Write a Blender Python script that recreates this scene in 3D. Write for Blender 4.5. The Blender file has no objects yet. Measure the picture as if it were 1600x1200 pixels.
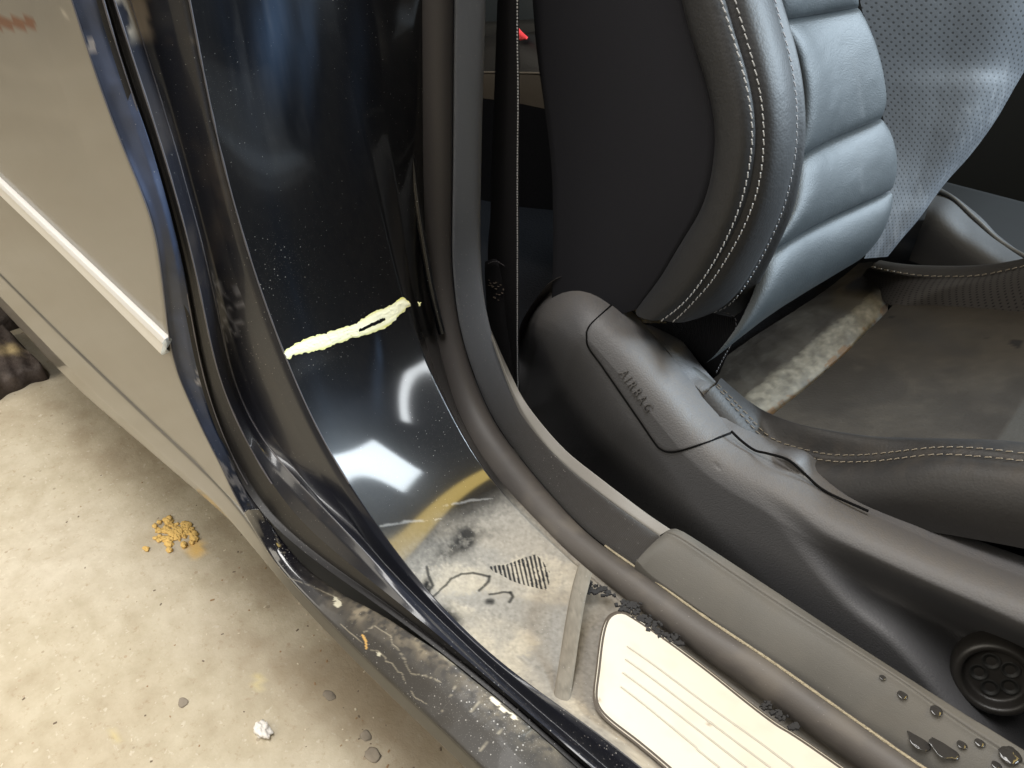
import bpy, math, random
import numpy as np
from mathutils import Matrix, Vector

random.seed(7); rng = np.random.default_rng(7)
scene = bpy.context.scene
COL = scene.collection

# ------------------------------------------------------------------ camera
# X = towards the car's front, Y = into the car, Z = up; the camera stands beside the open door.
F = 1230.0; H = 0.95
xr = np.array([-1580, 900, F]); xr /= np.linalg.norm(xr); XF = -xr
zu = np.array([-30, 1628, -F]); zu = zu - XF*(zu@XF); zu /= np.linalg.norm(zu)
M = np.array([XF, -np.cross(zu, XF), zu]); CAM = np.array([0, 0, H])
cam = bpy.data.objects.new('camera', bpy.data.cameras.new('camera')); COL.objects.link(cam)
cam.data.sensor_width = 36; cam.data.lens = 36*F/1600; cam.data.clip_start = .01; cam.data.clip_end = 200
mw = Matrix.Identity(4)
for i in range(3):
    mw[i][0] = M[i][0]; mw[i][1] = M[i][1]; mw[i][2] = -M[i][2]; mw[i][3] = CAM[i]
cam.matrix_world = mw; scene.camera = cam

# ------------------------------------------------------------------ world and lamps
world = bpy.data.worlds.new('World'); scene.world = world; world.use_nodes = True
bg = world.node_tree.nodes['Background']; bg.inputs[0].default_value = (1.0, .97, .93, 1); bg.inputs[1].default_value = .09

def lamp(name, loc, target, sx, sy, energy, color):
    l = bpy.data.lights.new(name, 'AREA'); l.shape = 'RECTANGLE'; l.size = sx; l.size_y = sy; l.energy = energy; l.color = color
    o = bpy.data.objects.new(name, l); COL.objects.link(o); o.location = loc
    o.rotation_euler = (Vector(target)-Vector(loc)).to_track_quat('-Z', 'Y').to_euler(); return o
lamp('rooflight', (-.75, .05, 3.0), (-.7, .15, .2), 2.4, 1.2, 138, (1.0, .98, .95))
lamp('workshop_door_daylight', (-2.2, -3.2, 3.0), (-1.1, .1, .1), 4.5, 2.4, 140, (1.0, .93, .80))
lamp('windscreen_daylight', (1.55, 1.62, 2.1), (-.4, .5, .5), .55, .55, 24, (.85, .94, 1.0))
tl = lamp('tube_light', (2.5, .78, 1.78), (-.5, .4, .5), .10, .70, 5, (.92, .97, 1.0))
zt = Vector((1, .1, .4)).normalized(); yt = Vector((-.3, .50, .80)); yt = (yt-zt*yt.dot(zt)).normalized(); xt = yt.cross(zt)
tl.matrix_world = Matrix(((xt.x, yt.x, zt.x, 2.5), (xt.y, yt.y, zt.y, .78), (xt.z, yt.z, zt.z, 1.78), (0, 0, 0, 1)))
lamp('front_left_seat_light', (2.5, 3.7, 2.3), (-.3, .75, .7), 2.0, 1.3, 500, (.72, .87, 1.0))  # cool area light added ahead and left to brighten the seat back
am = lamp('amber_reflection_lamp', (.75, 1.15, 2.15), (.75, 1.15, 0), .24, 1.5, 11, (1.0, .72, .20)); am.rotation_euler = (0, 0, math.radians(13))  # added lamp; its mirror image stands in for a yellow beam

vs = scene.view_settings; vs.view_transform = 'Standard'; vs.look = 'None'; vs.exposure = 0; vs.gamma = 1
scene.cycles.max_bounces = 5; scene.cycles.use_denoising = True

# ------------------------------------------------------------------ geometry helpers
def rays(px):
    px = np.asarray(px, float)
    d = np.stack([(px[..., 0]-800)/F, -(px[..., 1]-600)/F, np.ones(px.shape[:-1])], -1)
    return d @ M.T
def YC(px, Y):
    d = rays(px); Y = np.asarray(Y, float)
    if Y.ndim == 1 and len(Y) != len(d): Y = np.interp(np.linspace(0, 1, len(d)), np.linspace(0, 1, len(Y)), Y)
    return CAM + d*(Y/d[..., 1])[..., None]
def ZC(px, Z):
    d = rays(px); return CAM + d*((Z-H)/d[..., 2])[..., None]
def PC(px, n, c):                      # pixel onto the plane n.p = c
    d = rays(px); n = np.asarray(n, float); return CAM + d*((c-CAM@n)/(d@n))[..., None]
def proj(P):
    p = (np.asarray(P)-CAM) @ M
    return 800+F*p[..., 0]/p[..., 2], 600-F*p[..., 1]/p[..., 2]
def dense(P, k=14):
    P = np.asarray(P, float); Q = np.vstack([2*P[0]-P[1], P, 2*P[-1]-P[-2]]); out = []
    t = np.linspace(0, 1, k, endpoint=False)[:, None]
    for i in range(1, len(Q)-2):
        a, b, c, d = Q[i-1:i+3]
        out.append(.5*(2*b+(c-a)*t+(2*a-5*b+4*c-d)*t*t+(3*b-a-3*c+d)*t**3))
    return np.vstack(out+[P[-1:]])
def resample(P, n):
    s = np.r_[0, np.cumsum(np.linalg.norm(np.diff(P, axis=0), axis=1))]
    u = np.linspace(0, s[-1], n); return np.stack([np.interp(u, s, P[:, k]) for k in range(P.shape[1])], -1)
def gsmooth(P, sig):
    if sig <= 0: return P
    r = int(3*sig)+1; r = min(r, len(P)-1)
    k = np.exp(-.5*(np.arange(-r, r+1)/sig)**2); k /= k.sum()
    Q = np.vstack([2*P[0]-P[r:0:-1], P, 2*P[-1]-P[-2:-r-2:-1]])
    return np.stack([np.convolve(Q[:, j], k, 'valid') for j in range(P.shape[1])], -1)
def curve(P, n=120, sm=3): return gsmooth(resample(dense(P), n), sm*n/120)
def ext(P, back=.0, x=None):
    """Carry a digitised curve on past the frame: backwards along its start, forwards to a given X."""
    P = np.asarray(P, float)
    if back:
        t = P[0]-P[1]; t /= np.linalg.norm(t); P = np.vstack([P[0]+t*back, P])
    if x is not None:
        P = np.vstack([P, [(P[-1][0]+x)/2, P[-1][1], P[-1][2]], [x, P[-1][1], P[-1][2]]])
    return P
def across(curves, m=6):               # linear strips between neighbouring curves
    rows = [curves[0]]
    for a, b in zip(curves[:-1], curves[1:]):
        for t in np.linspace(0, 1, m+1)[1:]: rows.append(a+(b-a)*t)
    return np.stack(rows, 1)           # [n along, rows, 3]
def smooth_across(curves, m=30):
    C = np.stack(curves, 1); return np.stack([resample(dense(c, 10), m) for c in C])
def fillet(curves, r=.002, seg=4, m=3):
    """Profile corners at the inner curves rounded to radius about r."""
    rows = [curves[0]]
    for i in range(1, len(curves)-1):
        a, b, c = curves[i-1], curves[i], curves[i+1]
        la = np.linalg.norm(a-b, axis=1, keepdims=True)+1e-9; lc = np.linalg.norm(c-b, axis=1, keepdims=True)+1e-9
        p = b+(a-b)/la*np.minimum(r, la*.45); q = b+(c-b)/lc*np.minimum(r, lc*.45)
        prev = rows[-1]
        for t in np.linspace(0, 1, m+1)[1:-1]: rows.append(prev+(p-prev)*t)
        for t in np.linspace(0, 1, seg+1): rows.append((1-t)**2*p+2*t*(1-t)*b+t*t*q)
    prev = rows[-1]
    for t in np.linspace(0, 1, m+1)[1:]: rows.append(prev+(curves[-1]-prev)*t)
    return np.stack(rows, 1)

# value noise on points
def _h(i, j, k, s):
    n = (i*374761393+j*668265263+k*2147483647+s*1274126177) & 0xffffffff
    n = ((n ^ (n >> 13))*1274126177) & 0xffffffff
    return ((n ^ (n >> 16)) & 0xffff)/65535.0
def vnoise(P, s=0):
    I = np.floor(P).astype(np.int64); f = P-I; f = f*f*(3-2*f); r = 0
    for a in (0, 1):
        for b in (0, 1):
            for c in (0, 1):
                w = (f[..., 0] if a else 1-f[..., 0])*(f[..., 1] if b else 1-f[..., 1])*(f[..., 2] if c else 1-f[..., 2])
                r = r+w*_h(I[..., 0]+a, I[..., 1]+b, I[..., 2]+c, s)
    return r
def fbm(P, scale, octv=4, s=0):
    P = np.asarray(P)*scale+17.3; r = 0; a = .5
    for o in range(octv): r = r+a*vnoise(P*2**o, s+o); a *= .5
    return r/(1-.5**octv)
def ss(a, b, x):
    t = np.clip((x-a)/(b-a), 0, 1); return t*t*(3-2*t)
def inpoly(x, y, poly):
    r = np.zeros(x.shape, bool); n = len(poly)
    for i in range(n):
        x1, y1 = poly[i]; x2, y2 = poly[(i+1) % n]
        c = ((y1 > y) != (y2 > y)) & (x < (x2-x1)*(y-y1)/((y2-y1) if y2 != y1 else 1e-9)+x1)
        r ^= c
    return r
def dline(x, y, pts):
    d = np.full(x.shape, 1e9)
    for (x1, y1), (x2, y2) in zip(pts[:-1], pts[1:]):
        L = (x2-x1)**2+(y2-y1)**2+1e-9; t = np.clip(((x-x1)*(x2-x1)+(y-y1)*(y2-y1))/L, 0, 1)
        d = np.minimum(d, np.hypot(x-x1-t*(x2-x1), y-y1-t*(y2-y1)))
    return d
def blob(x, y, cx, cy, rx, ry, a=0):
    a = math.radians(a); u = (x-cx)*math.cos(a)+(y-cy)*math.sin(a); v = -(x-cx)*math.sin(a)+(y-cy)*math.cos(a)
    return np.exp(-((u/rx)**2+(v/ry)**2))

# ------------------------------------------------------------------ materials
def mat(name, base, rough=.5, coat=0, spec=.5, metal=0, grain=None, specks=0, mottle=0, perf=None, ribs=None, sheen=0, dirt_rough=.75, aniso=0):
    m = bpy.data.materials.new(name); m.use_nodes = True; nt = m.node_tree; N = nt.nodes; L = nt.links
    b = N['Principled BSDF']; b.inputs['Metallic'].default_value = metal; b.inputs['Specular IOR Level'].default_value = spec
    if sheen: b.inputs['Sheen Weight'].default_value = sheen
    tc = N.new('ShaderNodeTexCoord'); at = N.new('ShaderNodeAttribute'); at.attribute_name = 'dirt'
    def mix(fac, a, c):
        x = N.new('ShaderNodeMix'); x.data_type = 'RGBA'
        for s, v in ((0, fac), (6, a), (7, c)):
            if isinstance(v, bpy.types.NodeSocket): L.new(v, x.inputs[s])
            else: x.inputs[s].default_value = v
        return x.outputs[2]
    def mth(op, a, c=None):
        x = N.new('ShaderNodeMath'); x.operation = op
        for s, v in ((0, a), (1, c)):
            if v is None: continue
            if isinstance(v, bpy.types.NodeSocket): L.new(v, x.inputs[s])
            else: x.inputs[s].default_value = v
        return x.outputs[0]
    def noise(scale, det=4, dim='Object'):
        x = N.new('ShaderNodeTexNoise'); x.inputs['Scale'].default_value = scale; x.inputs['Detail'].default_value = det
        L.new(tc.outputs[dim], x.inputs['Vector']); return x.outputs[0]
    col = (*base, 1)
    if mottle:
        n = noise(28, 6); col = mix(n, tuple(c*(1-mottle) for c in base)+(1,), tuple(c*(1+mottle) for c in base)+(1,))
    heights = []
    if perf:
        sc = N.new('ShaderNodeMapping'); sc.inputs['Rotation'].default_value[2] = math.radians(45)
        sc.inputs['Scale'].default_value = (1/perf, 1/perf, 1); L.new(tc.outputs['UV'], sc.inputs[0])
        fr = N.new('ShaderNodeVectorMath'); fr.operation = 'FRACTION'; L.new(sc.outputs[0], fr.inputs[0])
        su = N.new('ShaderNodeVectorMath'); su.operation = 'SUBTRACT'; L.new(fr.outputs[0], su.inputs[0]); su.inputs[1].default_value = (.5, .5, 0)
        ml = N.new('ShaderNodeVectorMath'); ml.operation = 'MULTIPLY'; L.new(su.outputs[0], ml.inputs[0]); ml.inputs[1].default_value = (1, 1, 0)
        ln = N.new('ShaderNodeVectorMath'); ln.operation = 'LENGTH'; L.new(ml.outputs[0], ln.inputs[0])
        hole = mth('SUBTRACT', 1.0, mth('SMOOTH_MIN', mth('MULTIPLY', mth('MAXIMUM', mth('SUBTRACT', ln.outputs[1], .14), 0.0), 9.0), 1.0))
        hole = mth('MINIMUM', mth('MAXIMUM', hole, 0.0), 1.0)
        col = mix(hole, col if isinstance(col, bpy.types.NodeSocket) else col, (.002, .002, .002, 1))
        heights.append((mth('SUBTRACT', 1.0, hole), .12, .0006))
    col = mix(at.outputs['Alpha'], col, at.outputs['Color'])
    rgh = N.new('ShaderNodeMapRange'); L.new(at.outputs['Alpha'], rgh.inputs[0]); rgh.inputs[3].default_value = rough; rgh.inputs[4].default_value = dirt_rough
    r_out = rgh.outputs[0]
    if specks:
        v = N.new('ShaderNodeTexVoronoi'); v.inputs['Scale'].default_value = 230; L.new(tc.outputs['Object'], v.inputs['Vector'])
        v2 = N.new('ShaderNodeTexVoronoi'); v2.inputs['Scale'].default_value = 700; L.new(tc.outputs['Object'], v2.inputs['Vector'])
        n = noise(9, 3)
        s1 = mth('LESS_THAN', v.outputs['Distance'], mth('MULTIPLY', mth('MULTIPLY', n, n), .33*specks))
        s2 = mth('LESS_THAN', v2.outputs['Distance'], mth('MULTIPLY', mth('MULTIPLY', n, n), .42*specks))
        s = mth('MINIMUM', mth('ADD', mth('MULTIPLY', s1, .5), mth('MULTIPLY', s2, .22)), 1.0)
        col = mix(s, col, (.45, .43, .40, 1))
        n2 = noise(14, 3)
        r_out = mth('ADD', r_out, mth('MULTIPLY', n2, .05))
    L.new(col, b.inputs['Base Color']); L.new(r_out, b.inputs['Roughness'])
    if coat:
        b.inputs['Coat Roughness'].default_value = .075
        L.new(mth('MULTIPLY', mth('SUBTRACT', 1.0, mth('MINIMUM', mth('MULTIPLY', at.outputs['Alpha'], 1.15), 1.0)), coat), b.inputs['Coat Weight'])
    for g in (grain or []):
        kind, scale, st, dist = g
        if kind == 'vor':
            x = N.new('ShaderNodeTexVoronoi'); x.feature = 'F1'; x.inputs['Scale'].default_value = scale
            L.new(tc.outputs['Object'], x.inputs['Vector']); heights.append((mth('SUBTRACT', 1.0, x.outputs['Distance']), st, dist))
        elif kind == 'noise': heights.append((noise(scale, 5), st, dist))
        elif kind == 'uvrib':
            x = N.new('ShaderNodeTexWave'); x.wave_type = 'BANDS'; x.bands_direction = 'X'; x.inputs['Scale'].default_value = scale
            x.inputs['Distortion'].default_value = .3; L.new(tc.outputs['UV'], x.inputs['Vector']); heights.append((x.outputs['Fac'], st, dist))
        elif kind == 'uvribY':
            x = N.new('ShaderNodeTexWave'); x.wave_type = 'BANDS'; x.bands_direction = 'Y'; x.inputs['Scale'].default_value = scale
            L.new(tc.outputs['UV'], x.inputs['Vector']); heights.append((x.outputs['Fac'], st, dist))
    prev = None
    for h, st, dist in heights:
        bp = N.new('ShaderNodeBump'); bp.inputs['Strength'].default_value = st; bp.inputs['Distance'].default_value = dist; L.new(h, bp.inputs['Height'])
        if prev is not None: L.new(prev, bp.inputs['Normal'])
        prev = bp.outputs[0]
    if prev is not None: L.new(prev, b.inputs['Normal'])
    return m

JAMB = mat('navy_jamb_paint', (.005, .007, .013), .30, coat=.3, specks=.8, grain=[('noise', 60, .04, .002)])
PAINT = mat('navy_black_paint', (.0012, .0016, .0028), .26, coat=1.0, spec=.14, specks=.8, grain=[('noise', 60, .04, .002)])
PANEL = mat('outer_paint', (.006, .007, .010), .16, coat=1.0, specks=.0, grain=[('noise', 30, .05, .002)])
RUBBER = mat('door_rubber', (.048, .043, .041), .50, spec=.38, specks=.5, grain=[('noise', 900, .2, .0006)])
LIP = mat('lip_rubber', (.010, .009, .009), .5, specks=.8, grain=[('noise', 500, .2, .0006)])
CLOTH = mat('seal_cloth', (.078, .084, .096), .75, specks=.7, grain=[('uvrib', 260, .5, .0006), ('noise', 1500, .4, .0006)], sheen=.2)
HARD = mat('grey_trim_plastic', (.080, .075, .066), .55, spec=.4, specks=.35, grain=[('noise', 1100, .35, .0005)], mottle=.12)
SEATPL = mat('seat_cover_plastic', (.079, .078, .081), .58, spec=.38, grain=[('vor', 620, .26, .0010), ('noise', 1600, .2, .0004)])
LEATHER = mat('black_leather', (.014, .014, .015), .58, spec=.5, grain=[('vor', 430, .13, .0010), ('noise', 90, .15, .003)])
LEATHER_SM = mat('smooth_black_leather', (.013, .018, .021), .55, spec=.5, grain=[('vor', 650, .22, .0007), ('noise', 60, .12, .003)])
PERF = mat('perforated_leather', (.075, .083, .096), .52, spec=.8, perf=.0060, grain=[('noise', 70, .12, .003)])
CUSH = mat('dusty_seat_leather', (.028, .024, .020), .55, spec=.4, mottle=.25, grain=[('noise', 240, .3, .001), ('vor', 600, .15, .0006)])
CUSHPERF = mat('dusty_perforated_leather', (.045, .040, .036), .55, spec=.4, perf=.0050, grain=[('noise', 240, .2, .001)])
SIDEFAB = mat('seat_side_cloth', (.014, .014, .017), .85, spec=.15, grain=[('noise', 1400, .35, .0006)])
WEB = mat('belt_webbing', (.012, .011, .012), .7, spec=.2, grain=[('uvrib', 240, .6, .0006)])
MESHC = mat('elastic_mesh', (.010, .010, .012), .8, spec=.2, grain=[('uvribY', 190, .9, .001)])
DARK = mat('dark_carpet', (.008, .008, .009), .95, spec=.1, grain=[('noise', 300, .5, .003)])
THREAD = mat('pale_thread', (.33, .33, .33), .8)
THREADB = mat('brown_thread', (.20, .17, .13), .8)
WHITEPL = mat('step_plate_metal', (.52, .48, .40), .5, spec=.3, mottle=.05)
CHROME = mat('satin_aluminium', (.70, .68, .64), .32, metal=.25)
YELLOW = mat('yellow_paint_pen', (.80, .80, .60), .6)
BLACK = mat('black_gap', (.002, .002, .002), .8, spec=.1)

# ------------------------------------------------------------------ object helpers
def link(name, me, m, parent=None, **props):
    o = bpy.data.objects.new(name, me); COL.objects.link(o)
    if 'dirt' not in me.color_attributes: setdirt(me, np.zeros((len(me.vertices), 4)))
    if m is not None and not me.materials: me.materials.append(m)
    if parent is not None:
        o.parent = parent; off = parent.location
        if parent.parent is not None: off = off+parent.parent.location
        if parent.type == 'EMPTY' and me.get('world', 0): me.transform(Matrix.Translation(-parent.location)); me['world'] = 0
        elif parent.type == 'MESH' and me.get('world', 0) and parent.parent is not None: me.transform(Matrix.Translation(-parent.parent.location)); me['world'] = 0
    for k, v in props.items(): o[k] = v
    return o
def thing(name, loc, label, cat, group=None):
    o = bpy.data.objects.new(name, None); COL.objects.link(o); o.location = loc; o.empty_display_size = .05
    o['label'] = label; o['category'] = cat
    if group: o['group'] = group
    return o
def setdirt(me, rgba):
    a = me.color_attributes.new('dirt', 'FLOAT_COLOR', 'POINT'); a.data.foreach_set('color', np.ascontiguousarray(rgba, np.float32).ravel())
def grid(name, G, m, parent=None, dirt=None, flip=False, thick=0, mask=None, **props):
    """G: [n, k, 3] world points -> one smooth mesh with UVs in metres and an optional dirt layer."""
    n, k = G.shape[:2]; V = G.reshape(-1, 3)
    idx = np.arange(n*k).reshape(n, k)
    q = np.stack([idx[:-1, :-1], idx[1:, :-1], idx[1:, 1:], idx[:-1, 1:]], -1).reshape(-1, 4)
    if flip: q = q[:, ::-1]
    if mask is not None: q = q[mask[q].all(1)]
    me = bpy.data.meshes.new(name); me.from_pydata(V.tolist(), [], q.tolist())
    uu = np.concatenate([np.zeros((n, 1)), np.cumsum(np.linalg.norm(np.diff(G, axis=1), axis=2), 1)], 1); uu = np.broadcast_to(uu.mean(0), (n, k))
    vv = np.concatenate([np.zeros((1, k)), np.cumsum(np.linalg.norm(np.diff(G, axis=0), axis=2), 0)], 0); vv = np.broadcast_to(vv.mean(1)[:, None], (n, k))
    uv = np.stack([uu, vv], -1).reshape(-1, 2)
    l = me.uv_layers.new(name='UVMap'); li = np.empty(len(me.loops), np.int32); me.loops.foreach_get('vertex_index', li)
    l.data.foreach_set('uv', uv[li].astype(np.float32).ravel())
    me.polygons.foreach_set('use_smooth', np.ones(len(me.polygons), bool))
    if dirt is not None:
        x, y = proj(V); c, a = dirt(x, y, V); rgba = np.zeros((len(V), 4)); rgba[:, :3] = c; rgba[:, 3] = np.clip(a, 0, 1); setdirt(me, rgba)
    me['world'] = 1; me.update()
    o = link(name, me, m, parent, **props)
    if thick:
        s = o.modifiers.new('thickness', 'SOLIDIFY'); s.thickness = thick; s.offset = -1
    return o
def tube(name, P, r, m, parent=None, k=8, squash=1, **props):
    P = np.asarray(P); n = len(P); T = np.gradient(P, axis=0); T /= np.linalg.norm(T, axis=1, keepdims=True)+1e-12
    up = np.array([0, 1, 0.01]); A = np.cross(T, up); A /= np.linalg.norm(A, axis=1, keepdims=True)+1e-12; B = np.cross(T, A)
    r = np.broadcast_to(np.asarray(r, float), (n,)); th = np.linspace(0, 2*np.pi, k+1)
    G = P[:, None]+r[:, None, None]*(np.cos(th)[None, :, None]*A[:, None]+squash*np.sin(th)[None, :, None]*B[:, None])
    return grid(name, G, m, parent, **props)
def pieces(name, boxes, m, parent=None, **props):
    """many tiny six-sided pieces (centre, axis u, axis v, axis w) in one mesh"""
    V = []; Fc = []
    for c, u, v, w in boxes:
        b = len(V)
        for a in (-1, 1):
            for s, t in ((-1, -1), (1, -1), (1, 1), (-1, 1)):
                V.append(c+a*w*(1)+s*u*(1 if a < 0 else .75)+t*v*(1 if a < 0 else .7))
        Fc += [[b, b+3, b+2, b+1], [b+4, b+5, b+6, b+7]]+[[b+i, b+(i+1) % 4, b+4+(i+1) % 4, b+4+i] for i in range(4)]
    me = bpy.data.meshes.new(name); me.from_pydata([list(map(float, v)) for v in V], [], Fc); me['world'] = 1; me.update()
    return link(name, me, m, parent, **props)
def stitches(name, P, pitch, length, width, nrm, m, parent, lift=.0006, slant=.15):
    P = np.asarray(P); s = np.r_[0, np.cumsum(np.linalg.norm(np.diff(P, axis=0), axis=1))]; out = []
    nrm = np.asarray(nrm, float)
    for d in np.arange(pitch/2, s[-1]-pitch/2, pitch):
        d = d+random.uniform(-.08, .08)*pitch
        a = np.array([np.interp(d-length/2, s, P[:, k]) for k in range(3)]); b = np.array([np.interp(d+length/2, s, P[:, k]) for k in range(3)])
        t = b-a; t /= np.linalg.norm(t); n = nrm-t*(nrm@t); n /= np.linalg.norm(n); w = np.cross(n, t)
        t = t+w*slant
        out.append(((a+b)/2+n*lift, t*length/2, w*width/2, n*width*.45))
    o = pieces(name, out, m, parent); o['kind'] = 'stuff'; return o
def C(*a): return [tuple(p) for p in a]

# ================================================================== GROUND
def gz(px): return ZC(px, 0.0)
FLOOR = bpy.data.materials.new('concrete_floor'); FLOOR.use_nodes = True
def floor_nodes():
    nt = FLOOR.node_tree; N = nt.nodes; L = nt.links; b = N['Principled BSDF']; tc = N.new('ShaderNodeTexCoord')
    def nz(s, d=6, r=.55):
        x = N.new('ShaderNodeTexNoise'); x.inputs['Scale'].default_value = s; x.inputs['Detail'].default_value = d; x.inputs['Roughness'].default_value = r; L.new(tc.outputs['Object'], x.inputs[0]); return x.outputs[0]
    def ramp(v, stops):
        x = N.new('ShaderNodeValToRGB'); L.new(v, x.inputs[0]); e = x.color_ramp.elements
        e[0].position, e[0].color = stops[0][0], (*stops[0][1], 1); e[1].position, e[1].color = stops[1][0], (*stops[1][1], 1)
        for p, c in stops[2:]:
            k = e.new(p); k.color = (*c, 1)
        return x.outputs[0]
    def mix(f, a, c, t='MIX'):
        x = N.new('ShaderNodeMix'); x.data_type = 'RGBA'; x.blend_type = t
        for s, v in ((0, f), (6, a), (7, c)):
            if isinstance(v, bpy.types.NodeSocket): L.new(v, x.inputs[s])
            else: x.inputs[s].default_value = v
        return x.outputs[2]
    base = ramp(nz(2.2, 4), [(.3, (.42, .355, .255)), (.68, (.56, .505, .40)), (.5, (.50, .445, .335))])
    fine = ramp(nz(24, 5, .65), [(.30, (.80, .76, .70)), (.62, (1.04, 1.03, 1.02))])
    c = mix(.8, base, fine, 'MULTIPLY')
    n3 = nz(75, 4, .75); c = mix(ramp(n3, [(.57, (0, 0, 0)), (.72, (.5, .5, .5))]), c, (.30, .205, .12, 1))
    n4 = nz(95, 3, .6); c = mix(ramp(n4, [(.62, (0, 0, 0)), (.68, (.55, .55, .55))]), c, (.62, .57, .46, 1))
    v = N.new('ShaderNodeTexVoronoi'); v.inputs['Scale'].default_value = 42; L.new(tc.outputs['Object'], v.inputs[0])
    vd = N.new('ShaderNodeMath'); vd.operation = 'LESS_THAN'; L.new(v.outputs['Distance'], vd.inputs[0])
    nn = N.new('ShaderNodeMath'); nn.operation = 'MULTIPLY'; L.new(nz(7, 2), nn.inputs[0]); nn.inputs[1].default_value = .30
    ns = N.new('ShaderNodeMath'); ns.operation = 'SUBTRACT'; L.new(nn.outputs[0], ns.inputs[0]); ns.inputs[1].default_value = .06; L.new(ns.outputs[0], vd.inputs[1])
    vc = ramp(v.outputs['Color'], [(.2, (.22, .18, .13)), (.8, (.55, .50, .42)), (.5, (.36, .25, .16))])
    vf = N.new('ShaderNodeMath'); vf.operation = 'MULTIPLY'; L.new(vd.outputs[0], vf.inputs[0]); vf.inputs[1].default_value = .55
    c = mix(vf.outputs[0], c, vc)
    at = N.new('ShaderNodeAttribute'); at.attribute_name = 'dirt'
    c = mix(at.outputs['Alpha'], c, at.outputs['Color'])
    L.new(c, b.inputs['Base Color']); b.inputs['Roughness'].default_value = .7; b.inputs['Specular IOR Level'].default_value = .3
    bp = N.new('ShaderNodeBump'); bp.inputs['Strength'].default_value = .45; bp.inputs['Distance'].default_value = .004; L.new(nz(45, 5, .7), bp.inputs['Height']); L.new(bp.outputs[0], b.inputs['Normal'])
floor_nodes()
def floor_dirt(x, y, V):
    n = fbm(V, 9, 5, 3)
    a = .62*blob(x, y, 600, 1120, 240, 110, 45)*ss(.25, .6, n)+.50*blob(x, y, 380, 900, 90, 170, -35)*ss(.4, .65, n)+.35*blob(x, y, 150, 680, 120, 40, 30)*ss(.35, .6, n)
    c = np.broadcast_to(np.array([.21, .15, .09]), V.shape).copy()
    yl = blob(x, y, 306, 858, 13, 13)*1.3; a2 = np.clip(yl, 0, .8); c = np.where((a2 > .25)[:, None], np.array([.70, .44, .12]), c); a = np.maximum(a, a2)
    y2 = .5*blob(x, y, 402, 1065, 6, 14)+.35*blob(x, y, 180, 1150, 10, 16); c = np.where((y2 > .15)[:, None], np.array([.62, .50, .14]), c); a = np.maximum(a, y2)
    return c, a
xs = np.r_[np.linspace(-14, -2.2, 12), np.linspace(-2, .3, 240), np.linspace(.6, 12, 12)]; ys = np.r_[np.linspace(-12, -.7, 12), np.linspace(-.5, .6, 130), np.linspace(.9, 12, 12)]
gx, gy = np.meshgrid(xs, ys, indexing='ij')
grid('ground', np.stack([gx, gy, np.zeros_like(gx)], -1), FLOOR, dirt=floor_dirt, kind='structure')

WOOD = mat('oily_timber', (.045, .032, .026), .7, mottle=.5, grain=[('noise', 40, .8, .01)])
def board(name, x0, x1, y0, y1, z, label, dy=0):
    nx, ny = 14, 40; u = np.linspace(0, 1, nx); v = np.linspace(0, 1, ny); G = []
    prof = np.r_[[[0, 0], [0, .8], [.03, 1]], [[a, 1] for a in np.linspace(.1, .9, 9)], [[.97, 1], [1, .8], [1, 0]]]
    G = np.zeros((ny, len(prof), 3))
    for i, t in enumerate(v):
        w = .004*math.sin(7*t)+.003*math.sin(19*t+x0*9)
        G[i, :, 0] = x0+(x1-x0)*prof[:, 0]+w; G[i, :, 1] = y0+(y1-y0)*t; G[i, :, 2] = z*prof[:, 1]+(prof[:, 1] > .9)*(.003*np.sin(31*t+prof[:, 0]*9))
    def d(x, y, V):
        n = fbm(V, 25, 4, 9); a = .8*blob(x, y, 18, 545, 22, 9, -8)*ss(.35, .55, n)+.2*ss(.5, .7, n)
        c = np.where((blob(x, y, 18, 545, 22, 9, -8) > .2)[:, None], np.array([.42, .32, .16]), np.array([.16, .12, .09])); return c, a
    G = np.concatenate([G[:1]*0+G[:1].mean(1, keepdims=True), G, G[-1:]*0+G[-1:].mean(1, keepdims=True)], 0)
    return grid(name, G, WOOD, dirt=d, label=label, category='board', group='dark boards on the floor behind the car')
board('floor_board', -1.83, -1.595, .125, .262, .035, 'dark oily timber board on the floor, nearer one, paint splash on it')
board('floor_board', -2.10, -1.845, .125, .55, .035, 'dark oily timber board on the floor, half hidden behind the other board')

# ================================================================== CAR BODY
car = thing('car', (-.6, .35, 0), 'dark blue car with door opening, pillar, sill and quarter panel', 'car')

G0 = C((113,0),(138,77),(153,123),(180,197),(200,247),(223,303),(240,353),(249,400),(257,460),(265,527),(272,560),(281,590),(297,627),(320,677),(347,730),(368,775),(382,800))
G1 = C((160,0),(173,53),(193,110),(213,160),(233,217),(247,263),(263,320),(282,397),(293,450),(302,507),(308,550),(318,590),(328,627),(340,667),(357,700),(373,737),(390,770),(407,800))
G1b = C((432,820),(475,857),(510,882),(543,907),(587,933),(633,967),(673,997),(720,1033),(767,1073),(800,1097),(860,1150),(915,1200))
G2 = C((178,0),(197,63),(213,107),(233,160),(250,207),(263,257),(280,313),(297,380),(302,400),(313,443),(322,493),(329,547),(338,590),(350,627),(365,655),(382,682),(402,725),(422,760),(440,790),(467,820),(500,845),(530,868),(565,897),(590,916),(625,943),(660,968),(720,1022),(767,1065),(800,1091),(860,1143),(922,1197))
G3 = C((202,0),(220,60),(240,110),(260,173),(273,230),(290,283),(307,343),(322,397),(332,442),(339,480),(347,515),(354,560),(362,607),(375,632),(390,665),(400,685),(417,707),(432,722),(460,747),(480,765),(505,790),(535,822),(570,857),(590,880),(617,910),(655,950),(690,985),(720,1013),(767,1058),(800,1086),(862,1138),(930,1195))
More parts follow.
